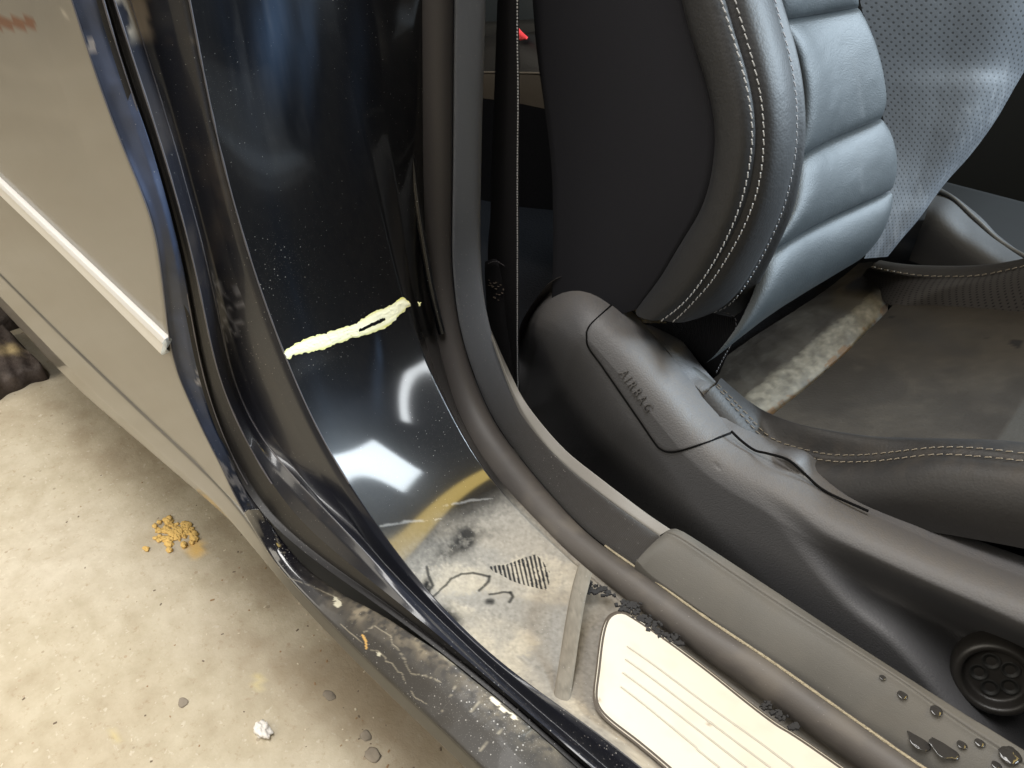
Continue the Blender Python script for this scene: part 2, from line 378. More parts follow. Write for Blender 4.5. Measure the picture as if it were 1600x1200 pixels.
G4 = C((263,0),(280,73),(293,140),(303,190),(313,237),(323,280),(333,320),(350,367),(358,410),(370,445),(382,490),(399,525),(414,557),(426,587),(438,622),(453,650),(470,685),(482,715),(497,740),(512,767),(530,797),(548,823),(575,857),(603,888),(630,917),(655,938),(693,973),(720,1000),(760,1040),(800,1077),(862,1128),(940,1192))
G5 = C((297,0),(310,67),(323,143),(340,227),(360,300),(383,383),(400,432),(415,480),(430,520),(445,557),(460,592),(483,650),(500,685),(517,717),(540,750),(560,777),(580,807),(600,837),(615,862),(630,882),(647,903),(675,933),(700,962),(727,990),(767,1027),(800,1052),(863,1096),(910,1126),(947,1153),(1005,1200))
CR = C((520,0),(532,50),(545,127),(563,197),(580,263),(594,320),(611,397),(625,457),(637,493),(652,540),(667,572),(683,607),(701,643),(722,683),(747,727),(774,765),(803,795),(835,826),(868,858),(903,888),(948,925),(990,957),(1033,993),(1080,1027),(1140,1069),(1210,1119),(1313,1195))
SL = C((658,0),(658,130),(658,260),(659,340),(662,400),(665,450),(672,493),(680,543),(690,580),(703,627),(720,667),(743,705),(770,745),(800,777),(847,825),(877,855),(907,880),(953,918),(993,947),(1033,980),(1080,1015),(1133,1053),(1200,1100),(1267,1147),(1313,1180))
SR = C((708,0),(707,130),(706,260),(705,333),(704,400),(708,450),(717,513),(730,560),(747,607),(767,653),(787,683),(820,725),(847,758),(880,795),(912,830),(953,862),(993,887),(1027,913),(1073,947),(1120,980),(1167,1010),(1200,1030),(1267,1080),(1333,1125),(1387,1163),(1440,1200))
FB = C((758,0),(757,67),(752,167),(749,300),(749,397),(753,443),(758,487),(767,520),(780,560),(800,612),(820,652),(850,693),(883,730),(927,764),(973,798),(1030,838),(1090,876),(1200,945),(1333,1033),(1480,1125),(1600,1200))
N = 380
def body(px, Y, **k): return curve(ext(YC(px, Y), .22, .80), N, **k)

g0 = body(G0+G1b[0:], np.r_[np.full(len(G0), .20), np.linspace(.205, .225, len(G1b))], sm=1.2) if False else None
c1 = YC(G1, .214); c1b = YC(G1b, np.linspace(.214, .25, len(G1b)))
k1 = curve(ext(np.vstack([c1, c1b]), .22, .80), N, sm=2.5)
k2 = body(G2, [.220, .220, .222, .248], sm=3)
k3 = body(G3, [.236, .236, .236, .252], sm=3)
k4 = body(G4, [.250, .250, .252, .262], sm=3)
k5 = body(G5, [.260, .260, .262, .270], sm=3)
def push(c, d): return c+np.asarray(d)

# outer quarter panel: skin at the shut edge, swept to the rear of the car
q0 = curve(ext(YC(G0, .200), .22), 160, sm=1.5)
seamL = C((0,425),(373,790)); zs = .400
rows = []
xb = np.r_[0, .002, .005, .01, .02, np.linspace(.03, .75, 190), np.linspace(.8, 1.6, 20)]
Q = np.zeros((160, len(xb), 3))
for j, d in enumerate(xb):
    p = q0.copy(); p[:, 0] -= d
    p[:, 2] = p[:, 2]+(0 if d < .02 else 1)*0
    rd = .0035*max(0, 1-d/.006)**2
    p[:, 1] = .200+rd+.10*(p[:, 2]-.55)**2*min(1, d/.1)
    Q[:, j] = p
def panel_dirt_reflection(x, y, V):
    n = fbm(V*np.array([1, 1, 3]), 5, 5, 2); a = .40+.08*ss(.35, .7, n)  # beige film: part dust, part floor reflection painted into the colour
    for p, w, k in (([(0,42),(30,35),(50,31)], 3, .5), ([(90,20),(118,25)], 3, .8), ([(52,141),(75,135),(90,132)], 3, .35), ([(138,184),(156,181)], 2.5, .35), ([(180,570),(205,585)], 3, .2)):
        a = np.maximum(a, k*np.exp(-(dline(x, y, p)/w)**2)*ss(.2, .6, fbm(V, 160, 3, 5)))
    sm = .04*np.exp(-((y-105-12*np.sin(x/40)-x*.05)/9)**2)+.03*np.exp(-((y-160-10*np.sin(x/50)-x*.1)/10)**2); a = a+sm*(x < 190)
    c = np.where((np.abs(y-36) < 9)[:, None] & (x < 55)[:, None] & (x > -3)[:, None], np.array([.30, .12, .05]), np.array([.40, .36, .29])); return c, a
grid('quarter_panel', Q, PANEL, car, dirt=panel_dirt_reflection, flip=True)

# rocker panel below the seam, all along the car
seam_px = C((0,431),(100,531),(200,628),(300,722),(376,797),(398,835),(420,869),(450,905),(484,942),(533,992),(587,1046),(633,1089),(683,1136),(750,1199))
bot_px = C((0,480),(110,597),(187,665),(293,756),(345,800),(385,838),(415,878),(446,918),(480,955),(529,1005),(582,1060),(627,1104),(676,1150),(742,1214))
ys_ = np.interp(np.arange(len(seam_px)), [0, 4, 6, 13], [.2, .2, .197, .190])
a_ = curve(ext(YC(seam_px, ys_), .5, .80), 200, sm=1.5); b_ = curve(ext(YC(bot_px, ys_+.006), .5, .80), 200, sm=1.5)
a2 = a_.copy(); a2[:, 1] += .006; a2[:, 2] += .004
mid = .5*(a_+b_); mid[:, 1] -= .004
b2 = b_.copy(); b2[:, 1] += .03; b2[:, 2] -= .012; b3 = b_.copy(); b3[:, 1] += .35; b3[:, 2] -= .06
grid('rocker_panel', fillet([a2, a_, mid, b_, b2, b3], .004, 4, 4), PANEL, car, dirt=lambda x, y, V: (np.array([.40, .36, .28])*(1-.8*ss(360, 460, x))[:, None], .20+.10*fbm(V, 12, 4, 1)+.5*ss(360, 460, x)))
# dark seam filler behind the gap between quarter panel and rocker
gp = curve(ext(YC(seam_px[:5], .209), .5), 80, sm=1)
tube('panel_gap', gp, .004, BLACK, car)

# bright moulding on the quarter panel
tp = YC(C((0,278),(130,400),(263,527)), .1990); bt = YC(C((0,299),(100,394),(259,553)), .1990)
tp = curve(ext(tp, .5), 60, sm=0); bt = curve(ext(bt, .5), 60, sm=0)
tp[:, 2] = np.interp(np.linspace(0, 1, 60), [0, 1], [tp[0, 2], tp[-1, 2]]); o = np.array([0, -1, 0])
strip = fillet([tp+o*-.004, tp+o*.003, tp+(bt-tp)*.22+o*.0055, tp+(bt-tp)*.30+o*.0042, bt*.85+tp*.15+o*.0052, bt+o*.003, bt+o*-.004], .0012, 3, 2)
tr = grid('trim_strip', strip, CHROME, car, label='bright metal moulding along the quarter panel')
cap = strip[-1]; ctr = cap.mean(0, keepdims=True)
capG = np.stack([cap, cap*.6+ctr*.4+np.array([.004, 0, 0]), np.repeat(ctr, len(cap), 0)+np.array([.005, 0, 0])], 0)
grid('end_cap', capG, mat('moulding_end', (.62, .70, .78), .2, metal=.3), tr)

# jamb strips between the outer skin and the pillar face
def jamb_dirt_reflections(kind):
    def f(x, y, V):
        n = fbm(V, 38, 5, 4); n2 = fbm(V, 160, 3, 8)
        if kind == 'flange':
            a = (.38+.35*ss(.35, .7, n)*ss(740, 400, y))*ss(790, 660, y)+.05; c = np.array([.048, .068, .130])*(.6+.9*fbm(V, 90, 4, 6))[:, None]  # mottled blue tint over the flange, fading towards the bottom
            w = ss(.53, .62, fbm(V*np.array([1, 1, .3]), 120, 4, 12))*ss(640, 720, y)*(x < 420)*.30
            for px_, py_, r_ in ((143, 71, 5), (313, 598, 4), (311, 582, 2.5)):
                w = np.maximum(w, .8*np.exp(-((np.hypot(x-px_, y-py_)-r_)/2)**2))
        else:
            a = .05+.22*ss(.45, .75, n)*ss(60, 260, y)*ss(560, 400, y); c = np.broadcast_to(np.array([.10, .075, .055]), V.shape).copy()
            br = ss(.44, .56, n)*ss(75, 45, y); c = np.where((br > .2)[:, None], np.array([.20, .16, .115]), c); a = np.maximum(a, br*.8)
            w = np.zeros(len(V))
            for poly in ([(328,415),(345,440),(352,458),(366,445),(372,437),(383,484),(378,500),(352,520),(344,505)], [(352,525),(372,505),(384,492),(380,508),(358,538)]):  # pale reflections painted on as ragged patches
                w = np.maximum(w, inpoly(x+14*(n2-.5), y+16*(n2-.5), poly)*(.02+.22*ss(.42, .55, fbm(V, 220, 4, 2))))
            for poly in ([(418,690),(430,682),(448,688),(470,700),(480,720),(486,760),(500,800),(512,815),(520,800),(522,786),(532,800),(530,812),(505,830),(470,780),(440,730)],):  # fainter painted reflection on the lower jamb
                w = np.maximum(w, inpoly(x+12*(n2-.5), y+14*(n2-.5), poly)*(.03+.09*ss(.4, .55, n)))
        c = np.where((w > .12)[:, None], np.array([.40, .39, .41]), c); a = np.maximum(a, w)
        return c, a
    return f
n0 = 160
q0r = resample(q0, n0); h0 = q0r+np.array([.0015, .004, 0])
up1 = np.vstack([c1]); u1 = curve(ext(up1, .22), n0, sm=1.5)
grid('door_flange', fillet([q0r+np.array([-.004, .0005, 0]), q0r, h0, (h0+u1)/2+np.array([.003, 0, .001]), u1, u1+np.array([-.008, .002, 0])], .0012, 4, 6), JAMB, car, dirt=jamb_dirt_reflections('flange'))
# dark sealer groove beside the flange, running on as the rubber lip above the rocker trim
gm1 = push(k1, (-.007, .002, -.004)); gm2 = push(k2, (-.007, -.001, -.004)); mid = (k1+k2)/2+np.array([-.0025, 0, -.001])
grid('sealer_groove', fillet([push(k1, (-.002, -.004, 0)), k1, gm1*.7+mid*.3, mid, gm2*.7+mid*.3, k2], .0012, 3, 3), LIP, car)
j1 = (k2+k3)/2+np.array([.002, 0, .002])
j2 = (k3*.6+k4*.4)+np.array([-.006, 0, -.003])
j3 = (k4+k5)/2+np.array([.004, 0, .004])
grid('door_jamb', fillet([k2, j1, k3, j2, k4, j3, k5, push(k5, (-.003, .004, -.003))], .0018, 4, 5), JAMB, car, dirt=jamb_dirt_reflections('jamb'))

EDGE = mat('fold_highlight', (.10, .095, .105), .35, spec=.6)  # pale beads along the folds, edge highlights put into the colour
for kk_, r_ in ((k1, .0007), (k2, .0008), (k3, .0008), (k5, .0008)):
    xk, yk = proj(kk_); e_ = int(np.argmax(yk > 760)); tube('edge_highlight', kk_[:e_]+np.array([.0006, -.0006, .0003]), r_*(.35+1.1*fbm(kk_[:e_], 60, 3, 4)), EDGE, car, k=6)
q0e = q0r+np.array([.0004, -.0006, .0]); tube('edge_highlight', q0e, .0006*(.4+1.0*fbm(q0e, 60, 3, 9)), EDGE, car, k=6)
# rocker trim: the dirty black cover outside the lip
rin = C((404,795),(411,806),(425,822),(440,845),(456,864),(482,890),(505,907),(533,927),(573,947),(613,970),(653,997),(693,1023),(733,1057),(767,1083),(800,1110),(843,1148),(885,1185))
rout = C((381,802),(390,818),(402,838),(420,868),(450,904),(484,941),(533,991),(587,1044),(633,1087),(683,1134),(750,1197))
ro = curve(ext(YC(rout, np.linspace(.1985, .189, len(rout))), 0, .80), 200, sm=1); ri = curve(ext(YC(rin, np.linspace(.206, .236, len(rin))), 0, .80), 200, sm=1)
rm = (ro*.5+ri*.5)+np.array([0, -.001, .004])
def rock_dirt(x, y, V):
    n = fbm(V, 60, 5, 3); n2 = fbm(V, 200, 3, 7)
    g = ss(430, 560, x)
    a = g*(.78+.2*ss(.35, .85, fbm(V, 300, 4, 3))*np.exp(-(dline(x, y, [(500,925),(613,985),(733,1075),(860,1190)])/34)**2)+.18*ss(.5, .8, n))
    edg = np.exp(-(dline(x, y, [(470,885),(533,932),(613,976),(693,1030),(767,1090),(860,1175)])/22)**2)*(.4+.9*ss(.4, .7, n))*g
    c = np.array([.030, .026, .021])+np.clip(edg, 0, 1)[:, None]*np.array([.15, .125, .085])*ss(.3, .6, n2)[:, None]
    for p in ([(569,985),(588,981),(608,992),(613,1006),(622,1012),(630,1030),(636,1043),(645,1051),(660,1058),(690,1063)], [(580,1013),(592,1019),(600,1026),(605,1036),(614,1036),(620,1050),(630,1054),(634,1066)], [(533,973),(548,990),(562,1001)], [(643,1078),(650,1092),(665,1098)], [(437,850),(433,838),(444,828),(425,820)], [(420,875),(455,860),(470,850)], [(690,1108),(718,1068)], [(735,1110),(760,1088)], [(450,900),(480,915),(530,935)], [(750,1170),(795,1135)]):
        q = [(px_+3*math.sin(i*4.1), py_+3*math.cos(i*2.7)) for i, (px_, py_) in enumerate(p)]
        s = np.exp(-(dline(x+5*(n2-.5), y+5*(n2-.5), q)/1.0)**2)*.6*ss(.25, .5, n2+.1); c = np.where((s > .2)[:, None], np.array([.36, .32, .24])*s[:, None]+c*(1-s[:, None]), c); a = np.maximum(a, s)
    for cx, cy, r in ((528, 944, 6), (525, 935, 3), (592, 1022, 3)):
        s = .9*(np.hypot(x-cx, y-cy)+8*(n2-.5) < r); c = np.where((s > .2)[:, None], np.array([.50, .47, .36]), c); a = np.maximum(a, s)
    s = .9*(dline(x+5*(n2-.5), y+4*(n2-.5), [(770,1092),(785,1108),(805,1122)]) < 3.5); c = np.where((s > a)[:, None], np.array([.62, .56, .44]), c); a = np.maximum(a, s)
    s = .9*(dline(x, y, [(567,993),(572,1003),(572,1013)]) < 1.6); c = np.where((s > a)[:, None], np.array([.55, .33, .10]), c); a = np.maximum(a, s)
    return c, a
rt = [ro+np.array([0, .003, -.01]), ro, rm, ri, ri+np.array([0, .004, -.012])]
RG = fillet(rt, .003, 4, 22)
RGf = []
for i in range(RG.shape[1]): RGf.append(gsmooth(resample(RG[:, i], 760), .5))
RG = np.stack(RGf, 1)
endc = RG[:1].mean(1, keepdims=True)
RG = np.concatenate([np.repeat(endc, RG.shape[1], 1)+np.array([-.001, 0, -.006]), RG[:1]+np.array([-.0015, 0, -.003]), RG], 0)
grid('rocker_trim', RG, mat('rocker_black', (.007, .007, .010), .16, coat=.8, specks=1.0), car, dirt=rock_dirt, label='dirty black sill cover with scratches and dried mud')

# B-pillar foot and sill floor
kc = curve(ext(YC(CR, [.384, .384, .383, .383, .387, .388]), .22, .80), N, sm=2.5)
ks = curve(ext(YC([(x+6, y) for x, y in SL], [.468, .463, .432, .398, .390, .390]), .22, .80), N, sm=1.5)
def dens(c, n=620):
    x, y = proj(c); w = gsmooth((1+5*((x > 520) & (x < 960) & (y > 680) & (y < 1130)).astype(float))[:, None], 60)[:, 0]
    s = np.r_[0, np.cumsum((w[1:]+w[:-1])/2*np.linalg.norm(np.diff(c, axis=0), axis=1))]; return s/s[-1], n
def pillar_dirt(x, y, V):
    n = fbm(V, 30, 5, 3); n2 = fbm(V, 170, 4, 7); n3 = fbm(V*np.array([1, 6, .7]), 14, 4, 5); wob = 16*(n2-.5)
    base = np.array([.24, .207, .163]); pale = np.array([.30, .262, .203]); grey = np.array([.195, .178, .153])
    c = np.broadcast_to(grey, V.shape).copy()
    sill = ss(-30, 45, (y-870)*.85+(x-640)*.55+30*(n-.5))           # below the fold line of the pillar
    film = ss(-10, 70, (y-790)*.9+(x-690)*.25)
    a = .80*sill*(.85+.3*n)+.30*film*(.6+.8*n)
    a = np.maximum(a, .025+.12*ss(.55, .8, n3)*ss(330, 60, y)*ss(330, 420, x))
    # powdery patches
    n4 = fbm(V, 420, 3, 14); wob = wob+14*(n4-.5)
    P1 = [(640,905),(700,880),(760,885),(840,870),(905,880),(900,930),(870,950),(800,930),(740,925),(690,930),(670,915)]
    P2 = [(690,930),(720,945),(770,960),(830,985),(845,1000),(830,1025),(800,1020),(835,1050),(855,1080),(840,1090),(790,1050),(745,1010),(715,975)]
    P3 = [(860,1085),(880,1080),(960,1130),(1030,1200),(1010,1210),(940,1150),(900,1120)]
    for P_, k in ((P1, .55), (P2, .85), (P3, .8)):
        m = sum(inpoly(x+wob*q1+q2, y+wob*.8*q1+q3, P_).astype(float) for q1, q2, q3 in ((1, 0, 0), (1.6, 5, 3), (.6, -5, -3), (2.2, 3, -5), (1.3, -3, 6), (2.6, 8, 0), (1.9, -8, 1)))/7*(.35+.9*ss(.3, .62, n))*k
        wm = np.clip(m/(k+.1), 0, 1)[:, None]; c = c*(1-wm)+pale*wm; a = np.maximum(a, m)
    m = .6*ss(.35, .6, n)*np.exp(-(dline(x, y, [(700,840),(800,850),(890,870)])/32)**2)
    wm = np.clip(m/(a+.2), 0, 1)[:, None]; c = c*(1-wm)+base*wm; a = np.maximum(a, m)
    c = c*(.70+.6*n4)[:, None]; a = a*(.85+.3*n4)
    # wiped dark smears
    for cx, cy, rx, ry, an, k in ((728, 842, 16, 20, 20, .9), (705, 858, 32, 13, -38, .65), (700, 965, 24, 14, 30, .8), (668, 912, 8, 8, 0, .9), (760, 832, 20, 8, 0, .35)):
        kk = np.clip(k*np.minimum(1, 1.4*blob(x, y, cx, cy, rx, ry, an))*(.45+.8*ss(.3, .6, n2)), 0, 1); c = c*(1-.85*kk[:, None])
    # ribbed shoe print
    foot = inpoly(x+6*(n2-.5), y, [(762,885),(790,882),(818,872),(836,866),(848,876),(858,893),(860,905),(852,922),(835,918),(810,912),(790,902),(772,893)])
    rib = .5+.5*np.sin(2*np.pi*((x*.97-(y-890)*.22)/6.3)); fr_ = foot*ss(.35, .6, rib+.9*(n2-.5))*ss(.25, .55, n4+.25); c = np.where((fr_ > .3)[:, None], np.array([.012, .011, .011]), c); a = np.maximum(a, .9*fr_)
    # scratched lines
    for p, w in (([(676,934),(690,920),(706,904),(722,897),(738,895),(752,898),(765,901)], 1.5), ([(765,901),(764,908),(757,916),(749,923)], 2.0), ([(667,886),(670,900),(676,915),(671,922)], 2.), ([(671,925),(664,918),(668,910)], 2), ([(765,929),(785,925),(798,926)], 1.4), ([(798,926),(801,932),(796,940)], 2.2), ([(763,940),(769,940)], 4)):
        s = np.exp(-(dline(x+2*(n2-.5), y+2*(n2-.5), p)/w)**2); a = a*(1-s); c = c*(1-.9*s[:, None])
        a = np.maximum(a, .95*s)
    # pale water lines on the curve
    for p in ([(693,790),(735,783),(785,778),(806,780)], [(595,822),(640,815),(690,812)], [(680,812),(760,808),(830,809)]):
        s = .24*np.exp(-(dline(x, y+5*(n2-.5), p)/2.0)**2)*ss(.2, .5, n2); c = np.where((s > a)[:, None], np.array([.5, .48, .45]), c); a = np.maximum(a, s)
    # hazy wipe marks on the upper pillar and a run below the mark
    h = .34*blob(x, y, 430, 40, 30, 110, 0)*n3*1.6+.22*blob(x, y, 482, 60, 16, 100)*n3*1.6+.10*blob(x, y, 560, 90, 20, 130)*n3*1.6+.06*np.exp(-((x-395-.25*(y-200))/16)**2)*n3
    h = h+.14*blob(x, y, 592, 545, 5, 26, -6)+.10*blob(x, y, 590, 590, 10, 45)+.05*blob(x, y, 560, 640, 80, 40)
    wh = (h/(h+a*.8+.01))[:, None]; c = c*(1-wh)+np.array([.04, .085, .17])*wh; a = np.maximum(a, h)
    a = a*(1-.9*(dline(x, y, [(905,880),(868,1096)]) < 0))
    return c, a
rows = [k5, kc]
k5, kc, ks = dense(k5, 10), dense(kc, 10), dense(ks, 10)
s5, nn = dens(k5); u = np.linspace(0, 1, nn)
K5 = np.stack([np.interp(u, s5, k5[:, j]) for j in range(3)], -1); KC = np.stack([np.interp(u, s5, kc[:, j]) for j in range(3)], -1); KS = np.stack([np.interp(u, s5, ks[:, j]) for j in range(3)], -1)
KS2 = KS+np.array([-.012, .004, -.012])
W = []
for t in np.linspace(0, 1, 200):
    p = K5+(KC-K5)*t
    # flat sheet with a softly rolled outer and inner border, and a little hollow along the pillar
    p = p+np.array([-.004, 0, -.004])*math.sin(math.pi*t)*1.0
    W.append(p)
edge = fillet([KC, KC*.55+KS*.45+np.array([-.004, 0, -.003]), KS, KS2], .003, 3, 5)
PG = np.concatenate([np.stack(W, 1), edge[:, 1:]], 1)
grid('pillar_foot', PG, PAINT, car, dirt=pillar_dirt, label='glossy dark blue pillar foot running into the dusty sill')

# rib lines beside the seal on the upper pillar
rb = curve(ext(YC(C((622,0),(626,70),(633,150),(641,233),(652,325),(664,400),(674,455),(690,520)), .45), .22), 80, sm=2)
tube('pillar_rib', rb, .0042, PAINT, car, k=12)
# cross rib on the sill
rr = curve(YC(C((914,888),(903,930),(894,980),(885,1040),(876,1097)), np.linspace(.378, .272, 5)), 40, sm=1)
sd = np.array([.0065, 0, .0]); upv = np.array([0, 0, .0010])
grid('sill_rib', fillet([rr-sd*1.2-upv*.6, rr-sd+upv*.5, rr+upv, rr+sd+upv*.5, rr+sd*1.3-upv*.6], .002, 3, 3), PAINT, car, dirt=lambda x, y, V: (np.array([.16, .142, .115])*(.7+.6*fbm(V, 300, 3, 2))[:, None], .86+.14*fbm(V, 90, 4, 1)))

# step plate
zp = .3745
def zpl(px, dz=0): return ZC(px, zp+dz)
pin = zpl(C((1300,1196),(1200,1129),(1100,1050),(1033,1000),(985,968),(972,962),(960,964),(951,974),(944,1000),(938,1050),(934,1086),(938,1106),(956,1126),(1000,1160),(1050,1202),(1150,1290)))
fe = .36; fx = lambda p, x: np.array([x, p[1], zp])
po = np.vstack([[fe, (pin[0][1]+pin[-1][1])/2, zp], fx(pin[0], fe)-[0, .012, 0], fx(pin[0], fe-.012), fx(pin[0], .20), pin, fx(pin[-1], .20), fx(pin[-1], fe-.012), fx(pin[-1], fe)+[0, .012, 0], [fe, (pin[0][1]+pin[-1][1])/2, zp]])
po = resample(dense(po), 420)
def offs(P, d):
    T = np.gradient(P, axis=0); T /= np.linalg.norm(T, axis=1, keepdims=True); n = np.cross(T, [0, 0, 1.]); return P+n*d
def ring_grid(P, rows): return np.stack(rows, 1)
ctr = np.stack([po[::-1], po], 0)
def cap_grid(P, m=24):       # straight strips between the two long sides of an open U outline
    h = len(P)//2; A = P[:h]; B = P[::-1][:h]; return np.stack([A+(B-A)*t for t in np.linspace(0, 1, m)], 1)
def plate_dirt(x, y, V):
    n = fbm(V, 60, 4, 3); a = .02+.12*ss(.5, .75, n); a = a+.4*np.exp(-(dline(x, y, [(944,1000),(938,1050),(940,1106),(1000,1160)])/5)**2)*n
    for cx, cy, r in ((1126, 1083, 2.5), (1108, 1130, 3.5), (963, 1020, 1.6), (937, 1093, 3)): a = np.maximum(a, .9*(np.hypot(x-cx, y-cy) < r))
    return np.array([.30, .25, .19]), a
pi_ = gsmooth(offs(po, .0026), 1.5)
plate = grid('step_plate', cap_grid(pi_, 60)+np.array([0, 0, .0022]), WHITEPL, car, dirt=plate_dirt, thick=.002, label='pale metal step plate with fine grooves on the sill')
grid('gasket', np.stack([offs(po, -.0022)-np.array([0, 0, .001]), offs(po, -.001)+np.array([0, 0, .0018]), offs(po, .0012)+np.array([0, 0, .0026]), offs(po, .004)+np.array([0, 0, .0012])], 1), mat('plate_gasket', (.055, .042, .03), .7), plate)
GRV = mat('plate_groove', (.42, .39, .33), .6)
for p in (C((980,1010),(1020,1038),(1100,1098),(1200,1170),(1300,1245)), C((977,1030),(1020,1061),(1100,1122),(1200,1197),(1290,1265)), C((973,1051),(1020,1086),(1100,1148),(1180,1211),(1250,1266)), C((970,1073),(1010,1104),(1090,1170),(1170,1236))):
    g_ = zpl(p, .0023); g_ = np.vstack([g_, [fe-.03, g_[-1][1], zp+.0023]]); tube('groove', resample(dense(g_), 60), .0008, GRV, plate, k=6)
grid('plate_bed', np.stack([offs(po, -.016+.004*0)-np.array([0, 0, .0035]), offs(po, -.010)-np.array([0, 0, .0005]), offs(po, .001)-np.array([0, 0, .0002])], 1), PAINT, car, dirt=lambda x, y, V: (np.where((fbm(V, 220, 3, 5) > .52)[:, None] & (x < 1000)[:, None], np.array([.10, .085, .07]), np.array([.25, .24, .225])), .75+.2*fbm(V, 60, 3, 2)))
# paint chips along the seal
CHIP = mat('chipped_black', (.012, .011, .011), .8)
for chain in ([(920,912),(924,921),(930,924),(938,919),(946,922),(951,927)], [(972,945),(976,952),(981,944),(988,948)], [(992,958),(999,964),(1006,968)], [(1012,968),(1018,975),(1024,984),(1029,990)], [(1044,996),(1052,997),(1060,1003)], [(1200,1103),(1212,1112),(1224,1122),(1240,1135)]):
    boxes = []
    for (x, y) in chain:
        for q in range(11):
            p = ZC((x+random.gauss(0, 4.5), y+random.gauss(0, 3)), .3765); r = random.uniform(.0008, .0024); an = random.uniform(0, 3)
            uu_ = np.array([math.cos(an), math.sin(an), 0])*r; vv_ = np.array([-math.sin(an), math.cos(an), 0])*r*random.uniform(.6, 1)
            boxes.append((p, uu_, vv_, np.array([0, 0, .0005+random.random()*.0004])))
    pieces('paint_chip', boxes, CHIP, car)

# weatherstrip: bulb, cloth side and its inner carrier
sl = body(SL, [.466, .461, .430, .396, .388, .388], sm=1.5); sr = body(SR, [.487, .482, .450, .415, .404, .402], sm=1.5)
fb = body(FB, [.510, .505, .474, .446, .440, .440], sm=1.5)
def bulb_profile(A, B, k=18, h=.011):
    out = []
    T = np.gradient(A, axis=0); T /= np.linalg.norm(T, axis=1, keepdims=True); ac = B-A; nrm = np.cross(ac, T); nrm /= np.linalg.norm(nrm, axis=1, keepdims=True)
    s = np.sign((nrm*(CAM-A)).sum(1, keepdims=True)); nrm = nrm*s
    for t in np.linspace(0, 1, k):
        out.append(A+ac*t+nrm*h*(math.sin(math.pi*t)**.6)*(1-.25*(1-t)))
    return np.stack(out, 1), nrm
bp, bn = bulb_profile(sl, sr)
inn = np.stack([sl-bn*.012+np.array([-.004, 0, 0]), sl-bn*.005], 1)
bp = np.concatenate([inn, bp, (sr-bn*.006)[:, None]], 1)
def seal_dirt(x, y, V):
    n = fbm(V, 50, 4, 6); return np.array([.17, .145, .115]), ss(560, 900, y)*(.14+.40*ss(.45, .7, n)*.5)
seal = grid('door_seal', bp, RUBBER, car, dirt=seal_dirt, label='black rubber door seal following the opening')
cl = np.stack([sr-bn*.003+(fb-sr)*.04, sr+bn*.0035+(fb-sr)*.14, sr+(fb-sr)*.5+bn*.006, sr+(fb-sr)*.85+bn*.005, fb, fb-bn*.01+(fb-sr)*.05], 0)
clG = smooth_across(list(cl), 26)
clx, cly = proj(fb); clG = clG[:int(np.argmax(clx > 1120))]; clx, cly = proj(clG.reshape(-1, 3)); clm = ((clx-995)*(827-875)-(cly-875)*(1048-995) > -700) | (cly < 700)
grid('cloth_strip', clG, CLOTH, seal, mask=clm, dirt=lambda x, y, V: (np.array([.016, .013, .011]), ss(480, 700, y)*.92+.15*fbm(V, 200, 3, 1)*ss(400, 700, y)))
# white-ish dust line in the crease between bulb and sill cover
dl = body([(x+2, y-1) for x, y in SR], [.488, .483, .451, .416, .405, .403], sm=1.5); xx, yy = proj(dl); dl = dl[(xx > 940)]
tube('dust_line', dl, .0012*(.6+.8*fbm(dl, 120, 3, 4)), mat('dust_crumbs', (.34, .29, .20), .95, grain=[('noise', 700, 1, .002)]), seal, k=6)

# inner trim strip and the sill cover
KT = C((768,517),(783,552),(800,588),(820,626),(850,666),(887,706),(933,743),(1007,799),(1048,827))
FBs = C((767,524),(780,560),(800,613),(820,653),(850,694),(883,731),(927,765),(973,799),(1030,839))
ka = curve(YC(FBs, [.474, .451, .441]), 80, sm=1); kb = curve(YC(KT, [.484, .461, .450]), 80, sm=1)
grid('kick_strip', fillet([ka+np.array([0, 0, -.004]), ka+np.array([0, .001, .002]), kb+np.array([0, 0, .0005]), kb+np.array([0, .004, -.03])], .0015, 3, 4), mat('kick_grey', (.17, .16, .145), .5, specks=.3), car)
so_px = C((995,877),(1007,893),(1040,917),(1087,950),(1133,985),(1200,1029),(1283,1092),(1350,1136),(1433,1196))
sln_px = C((1040,832),(1060,840),(1200,934),(1400,1060),(1600,1196))
si_px = C((1050,826),(1062,826),(1200,915),(1333,1003),(1433,1067),(1533,1130),(1600,1171))
A_ = curve(ext(YC(so_px, .411), 0, .80), 120, sm=.8); B_ = curve(ext(YC(sln_px, .441), 0, .80), 120, sm=.8); D_ = curve(ext(YC(si_px, .451), 0, .80), 120, sm=.8)
crown = (A_*.5+B_*.5)+np.array([0, -.001, .0025])
arc = [A_+(B_-A_)*t+np.array([0, -.0006*math.sin(math.pi*t), .0032*math.sin(math.pi*(.06+.94*t))**.8-.0010]) for t in (.015, .04, .08, .14, .22, .32, .44, .56, .68, .80, .90)]
SG = fillet([A_+np.array([0, 0, -.014]), A_+np.array([0, 0, -.004])]+arc+[B_+np.array([0, 0, .0002]), B_+np.array([0, .001, -.0018]), B_+np.array([0, .002, .0006]), D_, D_+np.array([0, .003, -.06])], .0016, 3, 5)
e0 = SG[:1].mean(1, keepdims=True)
SG = np.concatenate([np.repeat(e0, SG.shape[1], 1)+np.array([.004, 0, -.02]), SG[:1]+np.array([-.002, 0, -.012]), SG[:1]+np.array([-.0015, 0, -.002]), SG], 0)
grid('sill_cover', SG, HARD, car, dirt=lambda x, y, V: (np.array([.11, .10, .085]), .45*ss(.4, .7, fbm(V, 40, 4, 2))), label='grey plastic cover along the inner sill')

